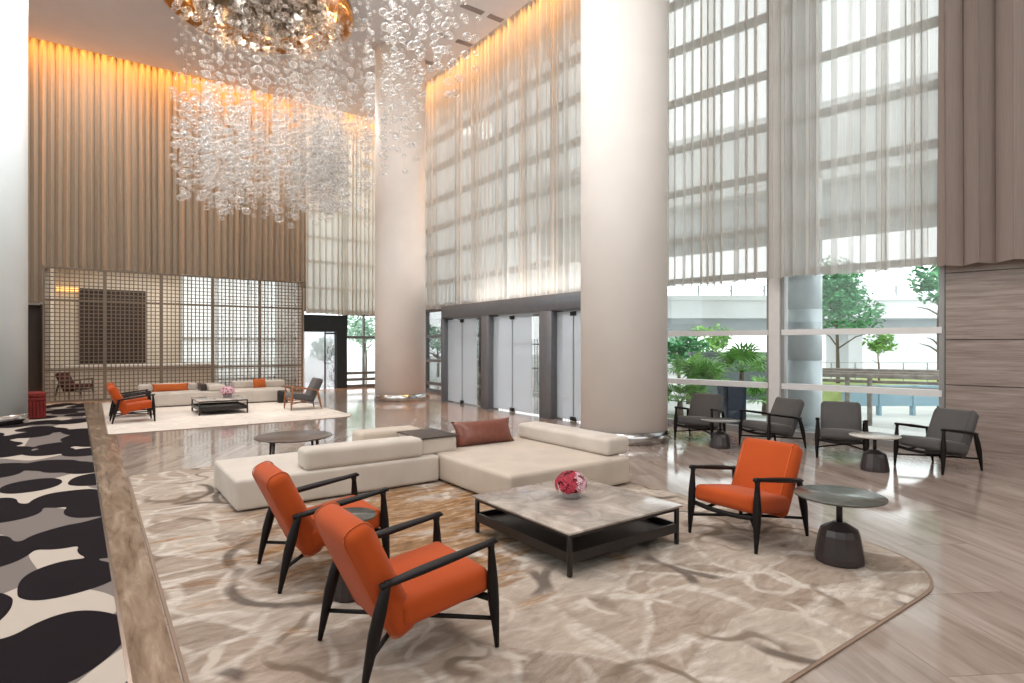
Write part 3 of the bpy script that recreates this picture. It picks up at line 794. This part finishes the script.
# flowers
def flowers(x, y, z, k, label, ca, cb):
    r = empty('flower_vase', (x, y, z))
    b = MB(); b.lathe([(0, 0), (.075 * k, 0), (.08 * k, .01 * k), (.085 * k, .10 * k), (.08 * k, .10 * k), (.074 * k, .014 * k), (0, .014 * k)], 28, cap=False); b.build('vase', M['vase_glass'], r)
    rnd = random.Random(int(x * 100))
    for nm, mat, sel in (('blossoms', ca, 0), ('pale_blossoms', cb, 1)):
        b = MB()
        for i in range(190):
            a = rnd.uniform(0, 2 * PI); u = rnd.uniform(-.25, 1)
            rr = math.sqrt(max(0, 1 - max(u, 0) ** 2)) * (1 if u > 0 else 1 + u * .6)
            px, py, pz = .135 * k * rr * math.cos(a), .135 * k * rr * math.sin(a), (.105 + .115 * u) * k
            side = (px * .81 - py * .586) > .03 * k
            if side != bool(sel): continue
            s = .018 * k * rnd.uniform(.8, 1.2)
            nrm = Vector((px, py, pz - .08 * k)).normalized()
            q = nrm.to_track_quat('Z', 'Y').to_matrix().to_4x4()
            L = Matrix.Translation((px, py, pz)) @ q
            for j in range(4):
                a2 = j * PI / 2 + rnd.uniform(0, .3)
                b._f([b._v(L @ Vector(v)) for v in ((0, 0, 0), (s * math.cos(a2 - .5), s * math.sin(a2 - .5), s * .4), (s * 1.25 * math.cos(a2), s * 1.25 * math.sin(a2), s * .25), (s * math.cos(a2 + .5), s * math.sin(a2 + .5), s * .4))])
        if len(b.bm.faces): b.build(nm, mat, r)
    b = MB(); b.lathe([(0, .03 * k), (.07 * k, .03 * k), (.10 * k, .09 * k), (.118 * k, .12 * k), (.10 * k, .17 * k), (.05 * k, .205 * k), (0, .21 * k)], 20, cap=False); b.build('stems', M['stem_fill'], r)
    return tag(r, label, 'flowers')
M['vase_glass'] = glass_mat('vase_glass', (.97, .97, .97, 1), 2.0, .55, (.95, .93, .93, 1))
M['stem_fill'] = plain('flower_core', srgb(150, 60, 70), .8, 0, .2, .3, 40)
M['petal'] = plain('red_pink_petal', srgb(196, 72, 88), .7, 0, .2, .2, 60)
M['petal_pale'] = plain('pale_pink_petal', srgb(232, 192, 200), .7, 0, .2, .1, 60)
flowers(3.36, 3.77, RZ + .32, 1.0, 'red and pink flower ball in a low glass vase on the near marble table', M['petal'], M['petal_pale'])
flowers(2.75, 15.85, RZ + .34, 1.25, 'pale pink flowers in a low vase on the far coffee table', M['petal_pale'], M['petal_pale'])

# ------------------------------------------------------------------ sofas
def soft(name, parent, mat, x0, x1, y0, y1, z0, z1, r=.04, bul=.01):
    b = MB(); b.cushion(((x0 + x1) / 2, (y0 + y1) / 2, (z0 + z1) / 2), (x1 - x0, y1 - y0, z1 - z0), r, (bul * .4, bul * .4, bul), n=6)
    return b.build(name, mat, parent)
def plinth(parent, x0, x1, y0, y1):
    b = MB(); b.box(x0 + .05, x1 - .05, y0 + .05, y1 - .05, 0, .015); b.build('plinth', M['black_metal'], parent)
sf = empty('corner_sofa', (1.17, 6.25, RZ))
ox, oy = 1.17, 6.25
def S(name, mat, x0, x1, y0, y1, z0, z1, r=.04, bul=.01): return soft(name, sf, M[mat], x0 - ox, x1 - ox, y0 - oy, y1 - oy, z0, z1, r, bul)
S('seat_block', 'sofa', 1.14, 3.38, 6.14, 7.40, .012, .315, .035)
S('chaise_block', 'sofa_tan', 3.39, 5.14, 4.72, 6.72, .012, .325, .045, .012)
S('bolster', 'sofa', 1.81, 3.18, 6.16, 6.48, .315, .535, .05, .01)
S('bolster', 'sofa', 4.88, 5.26, 4.84, 6.62, .33, .535, .05, .01)
S('bolster', 'sofa_tan', 2.75, 3.6, 7.02, 7.38, .325, .525, .05, .01)
S('tray_block', 'sofa', 3.20, 3.68, 6.25, 6.90, .315, .51, .03, .004)
S('back_rest', 'sofa_tan', 3.85, 4.6, 6.60, 6.73, .33, .50, .03, .004)
b = MB(); b.box(3.18 - ox, 3.70 - ox, 6.23 - oy, 6.92 - oy, .508, .524, .005, 2); b.build('wooden_tray', M['dark_wood'], sf)
plinth(sf, 1.17 - ox, 3.38 - ox, 6.20 - oy, 7.40 - oy); plinth(sf, 3.39 - ox, 5.14 - ox, 4.72 - oy, 6.72 - oy)
tag(sf, 'large beige corner sofa with bolsters and dark wood tray on the near rug', 'sofa')

def pillow(x, y, z, w, h, t, rz, tilt, mat, label):
    r = MB()
    n = 14
    L = Matrix.Rotation(rz, 4, 'Z') @ Matrix.Rotation(tilt, 4, 'X')
    def thick(u, v): return t * (max(0, 1 - abs(u) ** 2.6) * max(0, 1 - abs(v) ** 2.6)) ** .55
    for sg in (-1, 1):
        g = []
        for i in range(n + 1):
            row = []
            for j in range(n + 1):
                u, v = -1 + 2 * i / n, -1 + 2 * j / n
                pin = 1 - .10 * (1 - abs(v) ** 2) * abs(u) ** 3; pin2 = 1 - .10 * (1 - abs(u) ** 2) * abs(v) ** 3
                row.append(r._v(L @ Vector((u * w / 2 * pin, sg * thick(u, v) / 2, v * h / 2 * pin2 + h / 2))))
            g.append(row)
        for i in range(n):
            for j in range(n): r._f([g[i][j], g[i + 1][j], g[i + 1][j + 1], g[i][j + 1]], True)
    bmesh.ops.remove_doubles(r.bm, verts=list(r.bm.verts), dist=.0005)
    o = r.build('cushion', mat); o.location = (x, y, z)
    return tag(o, label, 'cushion')
pillow(4.22, 6.40, .335, .92, .35, .25, R(-1), R(-24), M['leather'], 'chestnut leather cushion lying on the near corner sofa')

fs = empty('long_sofa', (1.15, 17.7, RZ))
def S2(name, mat, x0, x1, y0, y1, z0, z1, r=.04, bul=.01): return soft(name, fs, M[mat], x0 - 1.15, x1 - 1.15, y0 - 17.7, y1 - 17.7, z0, z1, r, bul)
S2('seat_block', 'sofa', 1.3, 3.0, 17.75, 18.95, .02, .36, .04)
S2('seat_block', 'sofa', 3.02, 4.72, 17.55, 18.95, .02, .36, .04)
S2('bolster', 'sofa', 1.05, 2.45, 18.6, 18.97, .36, .56, .05)
S2('bolster', 'sofa', 2.62, 3.05, 17.8, 18.9, .36, .53, .05)
S2('bolster', 'sofa', 3.4, 4.85, 18.6, 18.97, .36, .56, .05)
S2('tray_block', 'dark_wood', 2.46, 2.60, 18.0, 18.6, .36, .56, .02)
plinth(fs, .15, 1.85, .05, 1.25); plinth(fs, 1.87, 3.57, -.15, 1.25)
tag(fs, 'cream low sofa with bolsters in front of the lattice screen', 'sofa')
pillow(1.78, 18.46, .365, .92, .23, .15, R(0), R(-12), M['rust'], 'long rust-orange cushion on the far cream sofa')
pillow(4.08, 18.40, .365, .42, .30, .15, R(20), R(-14), M['rust'], 'small square rust cushion on the far cream sofa, beside its outer bolster')

# little dark pouf at the far sofa end, red stool by the doorway
b = MB(); b.lathe([(0, 0), (.13, 0), (.14, .02), (.14, .30), (.125, .34), (0, .345)], 24, cap=False)
o = b.build('drum_stool', M['black_metal']); o.location = (4.42, 17.25, RZ); tag(o, 'small black drum stool at the end of the far cream sofa', 'stool')
r = empty('red_stool', (-1.04, 16.9, .0125), .3)
b = MB(); b.cushion((0, 0, .52), (.38, .38, .12), .04, (0, 0, .02)); b.build('seat', M['red'], r)
b = MB(); b.box(-.18, .18, -.18, .18, .38, .46, .006, 1); b.build('apron', M['red'], r)
b = MB()
for k in range(6):
    u = -.16 + k * .064
    for sg in (-1, 1):
        b.box(u - .022, u + .022, sg * .17 - .01, sg * .17 + .01, .04, .40); b.box(sg * .17 - .01, sg * .17 + .01, u - .022, u + .022, .04, .40)
b.box(-.155, .155, -.155, .155, .02, .40)
b.build('slatted_body', M['red'], r)
b = MB(); b.box(-.18, .18, -.18, .18, 0, .04, .004, 1); b.build('base', M['red'], r)
tag(r, 'red stool beside the white column and dark doorway', 'stool')

# ------------------------------------------------------------------ lattice screen
scr = empty('lattice_screen', (-1.11, 21.3, 0))
PW = 1.454; SH = 3.9
NX, NZ = 12, 33
pan = None
for k in range(5):
    if pan is None:
        b = MB()
        b.box(0, .045, -.04, .04, 0, SH); b.box(PW - .045, PW, -.04, .04, 0, SH)
        b.box(0, PW, -.04, .04, SH - .05, SH); b.box(0, PW, -.04, .04, 0, .05)
        for z in (2.95, .92): b.box(.045, PW - .045, -.035, .035, z - .028, z + .028)
        pan = b.build('panel_frame', M['bronze'], scr)
        b = MB()
        for i in range(1, NX):
            x = .045 + (PW - .09) * i / NX; b.box(x - .0125, x + .0125, -.022, .022, .05, SH - .05)
        for j in range(1, NZ):
            z = .05 + (SH - .1) * j / NZ; b.box(.045, PW - .045, -.018, .018, z - .0115, z + .0115)
        b.build('lattice', M['bronze'], pan)
    else:
        c = copy_tree(pan, scr); c.location = (PW * k, 0, 0)
tag(scr, 'tall bronze lattice screen of five panels behind the far sofa', 'screen')

# behind the screen
bay('window_7', Matrix(((1, 0, 0, 0), (0, 1, 0, 25.45), (0, 0, 1, 0), (0, 0, 0, 1))), 2.8, 6.3, [.3, 1.9], [], 4.4, M['mullion_dark'], vmid=(4.0, 5.2))
bay('window_10', Matrix(((0, 1, 0, 6.36), (1, 0, 0, 0), (0, 0, 1, 0), (0, 0, 0, 1))), 22.6, 25.4, [.3, 1.9], [], 4.4, M['mullion_dark'], vmid=(24.0,))
curtain('sheer_curtain', [(6.18, 22.5), (6.18, 25.1)], .04, 4.4, .05, .24, M['sheer'], 'sheer curtain behind the last panel of the lattice screen, beside the black doorway', seed=14)
curtain('sheer_curtain', [(2.7, 25.15), (6.1, 25.15)], 0.04, 4.4, .05, .24, M['sheer'], 'bright sheer curtain behind the middle panels of the lattice screen', seed=13)
c = empty('counter', (2.6, 24.5, 0))
b = MB(); b.box(-3.3, 1.2, -.3, .3, .0, .88); b.build('body', M['cream'], c)
b = MB(); b.box(-3.35, 1.25, -.35, .35, .88, .97, .01, 2); b.build('worktop', M['white'], c)
tag(c, 'long white counter seen dimly through the lattice screen', 'counter')
c = empty('wall_panel', (.66, 25.3, 2.1))
b = MB(); b.box(-.9, .9, -.03, .05, -1.1, 1.45); b.build('board', M['dark_art'], c)
b = MB()
b.box(-.98, -.9, -.06, .05, -1.1, 1.53); b.box(.9, .98, -.06, .05, -1.1, 1.53); b.box(-.9, .9, -.06, .05, 1.45, 1.53); b.box(-.04, .04, -.05, 0, -1.05, 1.5)
b.build('frame', M['brown_void'], c)
tag(c, 'large dark framed wall panel behind the lattice screen', 'wall art')

# ------------------------------------------------------------------ chandelier
CX, CY = 3.55, 15.92
ch = empty('bubble_chandelier', (CX, CY, HC))
b = MB(); b.lathe([(1.64, -.02), (1.68, -.05), (1.9, -.08), (2.05, -.11), (2.2, -.15), (2.26, -.20), (2.30, -.18), (2.31, -.04), (2.29, 0)], 96, cap=False); b.build('gold_ring', M['gold'], ch)
b = MB(); b.lathe([(0, -.015), (1.7, -.02)], 64, cap=False); b.build('mirror_dish', M['dish'], ch)
for i in range(10):
    a = 2 * PI * i / 10
    d = bpy.data.lights.new('halogen_lamp', 'POINT'); d.energy = 9; d.color = (1, .58, .26); d.shadow_soft_size = .03
    o = bpy.data.objects.new('halogen_lamp', d); COL.objects.link(o); o.location = (CX + 1.8 * math.cos(a), CY + 1.8 * math.sin(a), HC - .30)
for i in range(5):
    a = 2 * PI * i / 5 + .4
    d = bpy.data.lights.new('bubble_fill_spot', 'SPOT'); d.energy = 480; d.color = (1, .95, .88); d.spot_size = R(38); d.spot_blend = .5; d.shadow_soft_size = .06  # added spots that make the bubbles glint and whiten the far rug
    o = bpy.data.objects.new('bubble_fill_spot', d); COL.objects.link(o); o.location = (CX + 1.1 * math.cos(a), CY + 1.1 * math.sin(a), HC - .06)
rnd = random.Random(11)
bub = []; wires = []
def strand(px, py, zb, dense_top, sp_d, sp_s, r0, r1):
    """px,py relative to CX,CY; z absolute"""
    wires.append((px, py, zb))
    z = zb
    while z < HC - .25:
        dense = z < dense_top
        rr = rnd.uniform(r0, r1) if dense else rnd.uniform(.03, .055)
        bub.append((px + rnd.uniform(-.05, .05), py + rnd.uniform(-.05, .05), z, rr))
        z += (sp_d if dense else sp_s) * rnd.uniform(.6, 1.4) + rr
# main body under the ring
k = 0
while k < 125:
    a = rnd.uniform(0, 2 * PI); q = 2.02 * math.sqrt(rnd.uniform(.02, 1))
    px, py = q * math.cos(a), q * math.sin(a)
    zb = 4.75 + .11 * q * q + rnd.uniform(0, .8) + max(0, rnd.gauss(0, .5))
    strand(px, py, zb, zb + rnd.uniform(1.5, 2.8), .15, .42, .06, .115); k += 1
# looser tail drifting toward the facade and the near seating
k = 0
while k < 115:
    t = rnd.uniform(0, 1) ** 1.1
    cx = 1.1 + 1.7 * t; cy = -.9 - 4.6 * t
    px = cx + rnd.gauss(0, .85 - .4 * t); py = cy + rnd.gauss(0, .9 - .3 * t)
    zb = 5.2 + 2.2 * t + abs(rnd.gauss(0, .6))
    if math.hypot(px - .0, py) < 1.2: continue
    if px + CX > 6.6: continue
    strand(px, py, zb, zb + rnd.uniform(.5, 1.8), .30, .55, .05, .10); k += 1
for k in range(50):
    px, py = 1.45 + rnd.gauss(0, .62), -1.15 + rnd.gauss(0, .62)
    zb = 4.95 + abs(rnd.gauss(0, .55))
    strand(px, py, zb, zb + rnd.uniform(1.2, 2.2), .2, .5, .07, .12)
# dense crystals tucked inside the ring
for i in range(520):
    a = rnd.uniform(0, 2 * PI); q = 1.95 * math.sqrt(rnd.uniform(0, 1))
    bub.append((q * math.cos(a), q * math.sin(a), HC - rnd.uniform(.1, .7), rnd.uniform(.05, .1)))
b = MB()
for (px, py, zb) in wires:
    b.tube([(px, py, zb - HC), (px, py, -.01)], 0.0011, 3, smooth=False)
b.build('suspension_wires', M['wire'], ch)['kind'] = 'stuff'
bub_me = None
tmp = bmesh.new(); bmesh.ops.create_icosphere(tmp, subdivisions=2, radius=1.0)
for f in tmp.faces: f.smooth = True
for v in tmp.verts: v.co.z *= .78
bub_me = bpy.data.meshes.new('glass_bubble'); tmp.to_mesh(bub_me); tmp.free(); bub_me.materials.append(M['bubble'])
base_v = [v.co.copy() for v in bub_me.vertices]; base_f = [tuple(p.vertices) for p in bub_me.polygons]
sy, cyw = math.sin(YAW), math.cos(YAW)
def shown(p):
    x, y = p[0] + CX, p[1] + CY
    Z = sy * x + cyw * y; Xc = cyw * x - sy * y
    py = 345 - 582 * (p[2] - 1.65) / Z; px = 512 + 582 * Xc / Z
    inside = 0 < px < 1024 and 0 < py < 683
    return p[3] / Z if inside else 0
bub.sort(key=shown, reverse=True)
for (x, y, z, r) in bub[:100]:
    o = bpy.data.objects.new('glass_bubble', bub_me); COL.objects.link(o); o.parent = ch
    o.location = (x, y, z - HC); o.scale = (r, r, r)
V = []; F = []
for (x, y, z, r) in bub[100:]:
    n0 = len(V)
    V += [(x + v.x * r, y + v.y * r, z - HC + v.z * r) for v in base_v]; F += [tuple(i + n0 for i in f) for f in base_f]
me = bpy.data.meshes.new('glass_bubbles'); me.from_pydata(V, [], F); me.polygons.foreach_set('use_smooth', [True] * len(F)); me.materials.append(M['bubble'])
o = bpy.data.objects.new('glass_bubbles', me); COL.objects.link(o); o.parent = ch; o['kind'] = 'stuff'
tag(ch, 'huge cascade of clear glass bubbles hanging from a gold ceiling ring', 'chandelier')

# ------------------------------------------------------------------ outdoors
def cw(px, py, Z, z=None):
    """where the sight line through a photo point meets depth Z"""
    Xc = (px - 512) / 582 * Z
    return Vector((cyw * Xc + sy * Z, -sy * Xc + cyw * Z, 1.65 + (345 - py) * Z / 582 if z is None else z))
b = MB(); b.box(-40, 90, -30, 90, -.5, -.22); struct(b.build('ground', M['paving']))
b = MB(); b.box(11.2, 13.2, -6, 26.0, -.22, -.06); b.box(9.9, 11.2, 7.5, 26, -.22, -.02); b.box(6.0, 13.2, 25.6, 28.6, -.22, -.06); struct(b.build('ground_terrace', M['paving']))
CR = Matrix(((cyw, sy, 0, 0), (-sy, cyw, 0, 0), (0, 0, 1, 0), (0, 0, 0, 1)))   # axes turned like the road bridge: u along it, v away

def viaduct(name, Mx, u0, u1, v0, v1, zb, zt, label, piers, rail=True, under=.9):
    r = empty(name)
    b = MB(Mx); b.box(u0, u1, v0, v1, zb, zt); b.box(u0, u1, v0 - .15, v0 + .1, zt - .02, zt + .3); b.build('deck', M['concrete'], r)
    b = MB(Mx); b.box(u0, u1, v0 + .8, v1 - .8, zb - under, zb); b.build('girder', M['concrete_dark'], r)
    for p in piers:
        b = MB(Mx); b.box(p - .5, p + .5, v0 + 1.5, v1 - 1.5, -.3, zb - under); b.build('pier', M['concrete'], r)
    if rail:
        b = MB(Mx); n = int((u1 - u0) / 2.2)
        for i in range(n + 1):
            u = u0 + (u1 - u0) * i / n; b.box(u - .05, u + .05, v0 - .05, v0 + .05, zt + .25, zt + 1.0)
        for z in (.65, 1.0): b.box(u0, u1, v0 - .04, v0 + .04, zt + z - .05, zt + z)
        b.build('railing', M['concrete_dark'], r)
    return tag(r, label, 'bridge')
viaduct('road_bridge', CR, 6, 40, 40, 46, 3.5, 4.75, 'pale road bridge with railing seen through the lower window panes', (12, 24.5, 36), under=.8)
Hm = Matrix.Translation((0, 0, 0)) @ Matrix(((.177, -.984 * -1, 0, 0), (-.984, .177, 0, 0), (0, 0, 1, 0), (0, 0, 0, 1)))
viaduct('elevated_road', Hm, -26, 24, 29, 38, 9.2, 12.4, 'high elevated road seen through the sheer curtains', (-22, 18), rail=False, under=1.4)

def tree(name, base, h, crown, mat, label, nleaf=1500, ls=.16, seed=1, trunk=.08, squash=.8):
    rnd = random.Random(seed)
    r = empty(name, base)
    b = MB()
    b.tube([(0, 0, 0), (.03, .02, h * .35), (-.02, .03, h * .7), (0, 0, h)], [trunk, trunk * .85, trunk * .6, trunk * .25], 8)
    for i in range(7):
        a = i * 2.4; z0 = h * rnd.uniform(.45, .8)
        b.tube([(0, 0, z0), (crown * .35 * math.cos(a), crown * .35 * math.sin(a), z0 + crown * .25), (crown * .7 * math.cos(a), crown * .7 * math.sin(a), z0 + crown * .35)], [trunk * .4, trunk * .28, trunk * .1], 6)
    b.build('trunk', M['bark'], r)
    b = MB()
    lobes = [(rnd.uniform(-.55, .55) * crown, rnd.uniform(-.55, .55) * crown, h + rnd.uniform(-.45, .4) * crown, crown * rnd.uniform(.4, .62)) for _ in range(11)]
    for i in range(nleaf):
        lx, ly, lz, lr = rnd.choice(lobes)
        d = Vector((rnd.gauss(0, 1), rnd.gauss(0, 1), rnd.gauss(0, 1))).normalized() * lr * rnd.uniform(.55, 1.05)
        c = Vector((lx, ly, lz)) + Vector((d.x, d.y, d.z * squash))
        q = Matrix.Rotation(rnd.uniform(0, 6.28), 3, 'Z') @ Matrix.Rotation(rnd.uniform(-.9, .9), 3, 'X') @ Matrix.Rotation(rnd.uniform(-.9, .9), 3, 'Y')
        s = ls * rnd.uniform(.6, 1.2)
        b._f([b._v(c + q @ Vector(v)) for v in ((-s * .9, 0, 0), (0, -s * .4, .02), (s * .9, 0, 0), (0, s * .4, .02))])
    b.build('crown', mat, r, normals=False)
    return tag(r, label, 'tree')
p = cw(838, 345, 22, -.22); tree('leafy_tree', p, 3.7, 1.75, M['leaf'], 'full leafy green tree outside beyond the round blue-grey outdoor column', 4200, .13, 2)
p = cw(879, 345, 21, .3); tree('young_tree', p, 1.45, .5, M['leaf_light'], 'small young tree with thin trunk on the raised lawn', 420, .11, 5, .035)
p = cw(679, 345, 24, -.22); tree('leafy_tree', p, 1.6, 1.1, M['leaf'], 'bluish green bushy tree outside near the white column edge', 700, .2, 8)
p = cw(713, 345, 30, -.22); tree('young_tree', p, 2.2, 1.0, M['leaf_light'], 'pale green distant tree above the palms', 600, .18, 12)
p = cw(940, 345, 17, -.22); tree('leafy_tree', p, 3.6, .8, M['leaf'], 'leafy branches at the edge of the stone panel wall, outside', 420, .14, 15)
p = cw(366, 345, 33, -.22); tree('hazed_tree', p, 2.8, 1.5, M['leaf_haze'], 'pale green tree outside the far corner window', 900, .18, 23)
p = cw(325, 345, 32, -.22); tree('hazed_tree', p, 1.6, 1.0, M['leaf_haze'], 'pale shrub-like tree behind the black doorway glass', 600, .16, 29)
p = cw(438, 345, 34, -.22); tree('hazed_tree', p, 2.2, 1.2, M['leaf_haze'], 'pale tree outside the narrow window beside the entrance doors', 600, .16, 31)

def fan_palm(x, y, z, h, n, rad, label, seed=1):
    rnd = random.Random(seed)
    r = empty('fan_palm', (x, y, z))
    b = MB(); b.tube([(0, 0, 0), (.02, .01, h * .5), (0, 0, h)], [.09, .08, .06], 8); b.build('trunk', M['bark'], r)
    b = MB()
    for i in range(n):
        a = i * 2.39996; el = rnd.uniform(.05, 1.25)
        d = Vector((math.cos(a) * math.cos(el), math.sin(a) * math.cos(el), math.sin(el)))
        st = Vector((0, 0, h)); tip = st + d * rad * .55
        b.tube([st, tip], [.012, .008], 5)
        side = d.cross(Vector((0, 0, 1))).normalized(); up = side.cross(d).normalized()
        for k in range(15):
            an = R(-125 + 250 * k / 14)
            e = (d * math.cos(an) + side * math.sin(an)).normalized()
            Lb = rad * .62 * (.75 + .25 * math.cos(an)); w = .022 + .01 * rad
            m = tip + e * Lb * .5 + up * .02; t = tip + e * Lb - Vector((0, 0, .12 * rad))
            sd = e.cross(up).normalized() * w
            b._f([b._v(tip), b._v(m + sd), b._v(t), b._v(m - sd)])
    b.build('fronds', M['palm'], r, normals=False)
    return tag(r, label, 'palm')
p = cw(742, 345, 15.5, -.22); fan_palm(p.x, p.y, p.z, 1.15, 17, .95, 'tall fan palm outside, rising above the dark planter', 3)
p = cw(703, 345, 14.5, -.22); fan_palm(p.x, p.y, p.z, .75, 14, .9, 'low fan palm outside behind the charcoal chair', 5)
p = cw(680, 345, 14.0, -.22); fan_palm(p.x, p.y, p.z, .5, 12, .8, 'small fan palm outside next to the white column', 7)
p = cw(765, 345, 14.2, -.22); fan_palm(p.x, p.y, p.z, .5, 12, .7, 'small fan palm outside next to the white window post', 9)
p = cw(722, 345, 17.5, -.22); fan_palm(p.x, p.y + 1.2, p.z, .9, 14, .9, 'fan palm outside between the tall palm and the low one', 11)

# dark planter by the glass
p = cw(733, 345, 12.35, -.02)
r = empty('planter', p, -YAW)
b = MB()
b.prism([(-.16, -.17), (.21, -.17), (.21, .17), (-.16, .17)], 0, .80)
b.build('tub', M['navy'], r)
b = MB()
b.quad((-.16, -.18, .02), (-.16, .18, .02), (-.29, .18, .86), (-.29, -.18, .86)); b.quad((-.29, -.18, .86), (-.16, -.18, .80), (-.16, .18, .80), (-.29, .18, .86)); b.quad((-.16, -.18, .02), (-.29, -.18, .86), (-.16, -.18, .80), (-.16, -.18, .02)) if False else None
b.box(-.24, .22, -.18, .18, .80, .86, .01, 1)
b.build('flared_rim', M['navy'], r)
tag(r, 'dark slate-blue planter box outside the window, beside the charcoal chair', 'planter')
# slate wall behind palms
c0 = cw(728, 345, 20, -.22)
b = MB(); b.box(-1.3, 1.3, -.15, .15, 0, 1.55); b.box(-1.35, 1.35, -.2, .2, 1.55, 1.63)
o = b.build('garden_wall', M['slate']); o.location = c0; o.rotation_euler = (0, 0, -YAW); tag(o, 'dark slate garden wall behind the palms', 'wall')

# outdoor round column
c0 = cw(803, 345, 11.75, -.06)
r = empty('outdoor_column', c0)
b = MB()
for z0, z1 in ((0, .12),): b.lathe([(.38, z0), (.38, z1)], 40)
b.build('base', M['concrete_dark'], r)
b = MB()
for z0, z1 in ((.12, 1.40), (1.415, 2.42), (2.435, 3.6), (3.615, 5.0), (5.015, 7.5), (7.515, 10.5)): b.lathe([(.345, z0), (.345, z1)], 40)
b.lathe([(.33, .1), (.33, 10.5)], 24)
b.build('cladding', M['bluecol'], r)
tag(r, 'round blue-grey clad column just outside the window', 'column')

# timber railing outside
A = cw(812, 345, 14.2, 0); B = cw(975, 345, 12.4, 0)
r = empty('timber_railing', (A.x, A.y, -.22), math.atan2(B.y - A.y, B.x - A.x))
Lr = (B - A).length
b = MB(); b.box(-.1, Lr, -.05, .05, 1.10, 1.20, .01, 1); b.box(-.1, Lr, .35, .45, 1.16, 1.24, .01, 1); b.box(0, Lr, .1, .2, .98, 1.05, .01, 1); b.box(0, Lr, .55, .63, 1.08, 1.15, .01, 1); b.box(0, Lr, -.03, .03, .86, .92, .01, 1); b.box(-.05, Lr, .75, .85, 1.22, 1.29, .01, 1)
b.build('rails', M['timber'], r)
for i, s in enumerate((.15, .75, 1.2, 2.55, 3.9)):
    if s < Lr:
        b = MB(); b.box(s - .05, s + .05, -.03, .07, 0, 1.1, .006, 1); b.build('post', M['timber'], r)
tag(r, 'weathered timber railing outside behind the grey chairs', 'railing')
# blue panels and lawn beyond
c0 = cw(905, 345, 15.5, -.22)
b = MB(); b.box(-1.6, 2.0, -.06, .06, .25, .75)
for i in range(5): b.box(-1.6 + i * .9 - .03, -1.6 + i * .9 + .03, -.08, .08, 0, .8)
b.box(-1.6, 2.0, -.08, .08, .75, .8)
o = b.build('blue_barrier', M['bluepanel']); o.location = c0; o.rotation_euler = (0, 0, -YAW); tag(o, 'low blue panel barrier outside below the timber railing', 'barrier')
c0 = cw(900, 345, 20.5, -.22)
b = MB(); b.box(-4.0, 7.0, -1.5, 5, 0, .42); b.box(-4.0, 7.0, -1.6, -1.5, 0, .5)
o = b.build('lawn', M['grass']); o.location = c0; o.rotation_euler = (0, 0, -YAW); o['kind'] = 'structure'
r = empty('wire_fence', (c0.x, c0.y, .2), -YAW)
b = MB()
for i in range(12): b.box(-3.9 + i * .95 - .02, -3.9 + i * .95 + .02, 2.48, 2.52, 0, .75)
b.build('posts', M['concrete_dark'], r)
b = MB()
for z in (.35, .74): b.box(-3.9, 6.9, 2.49, 2.51, z, z + .025)
b.build('rails', M['concrete_dark'], r)
tag(r, 'thin grey fence on the raised lawn outside', 'fence')
# bar fence outside the entrance
r = empty('bar_fence', (13.4, 12.0, -.22))
b = MB()
for i in range(70):
    y = -1.0 + i * .16; b.box(-.012, .012, y - .012, y + .012, 0, 2.1)
b.build('bars', M['mullion_dark'], r); b = MB()
for z in (.15, 1.0, 1.9): b.box(-.02, .02, -1.0, 10.1, z - .02, z + .02)
b.build('rails', M['mullion_dark'], r)
tag(r, 'grey vertical bar fence outside the entrance doors', 'fence')
# distant pale blocks
c0 = cw(905, 345, 58, -.22)
r = empty('office_block', c0, -YAW)
b = MB(); b.box(-4, 14, 0, 8, 0, 3.6); b.build('walls', M['concrete'], r)
b = MB()
for i in range(9): b.box(-3.5 + i * 1.9, -2.1 + i * 1.9, -.06, .05, 1.5, 2.7)
b.build('windows', M['bluecol'], r)
tag(r, 'pale low building far outside under the road bridge', 'building')

# ------------------------------------------------------------------ world and lamps
w = bpy.data.worlds.new('overcast_sky'); SC.world = w; w.use_nodes = True
nt = w.node_tree; nt.nodes.clear()
out = nt.nodes.new('ShaderNodeOutputWorld'); bg = nt.nodes.new('ShaderNodeBackground')
bg.inputs[0].default_value = (.98, .99, 1.0, 1); bg.inputs[1].default_value = 2.5
nt.links.new(bg.outputs[0], out.inputs[0])

FILL_XY = [(1.5, 2.5), (2.9, 4.6), (1.2, 8.5), (3.6, -.8), (4.6, 11.2), (-4, 6), (-4.5, 11), (6.5, 20), (3, -3), (0, 19.5)]
for i, (x, y) in enumerate(FILL_XY):
    area('ceiling_fill', (x, y, HC - .02), (0, 0, 0), 1.6, 1.6, 145, (1, .96, .93))  # fill lights added to brighten the room, not real fixtures
area('ceiling_fill', (.3, 13.6, HC - .02), (0, 0, 0), 1.6, 1.6, 210, (.88, .96, 1))  # cool fill added to brighten the column on the carpet
area('recess_lamp', (2.6, 23.6, 4.4), (0, 0, 0), 5.0, .5, 110, (1, .93, .84))
b = MB(); b.box(-.95, -.35, 25.2, 25.3, 3.52, 3.62); struct(b.build('trim_5', M['soft_led']))

SC.view_settings.view_transform = 'Standard'; SC.view_settings.look = 'None'
SC.view_settings.exposure = 0.2; SC.view_settings.gamma = 1.0; SC.view_settings.use_curve_mapping = False
cy_ = SC.cycles
cy_.use_denoising = True
cy_.max_bounces = 8; cy_.diffuse_bounces = 4; cy_.glossy_bounces = 4; cy_.transmission_bounces = 4; cy_.transparent_max_bounces = 32
cy_.sample_clamp_indirect = 6; cy_.caustics_reflective = False; cy_.caustics_refractive = False
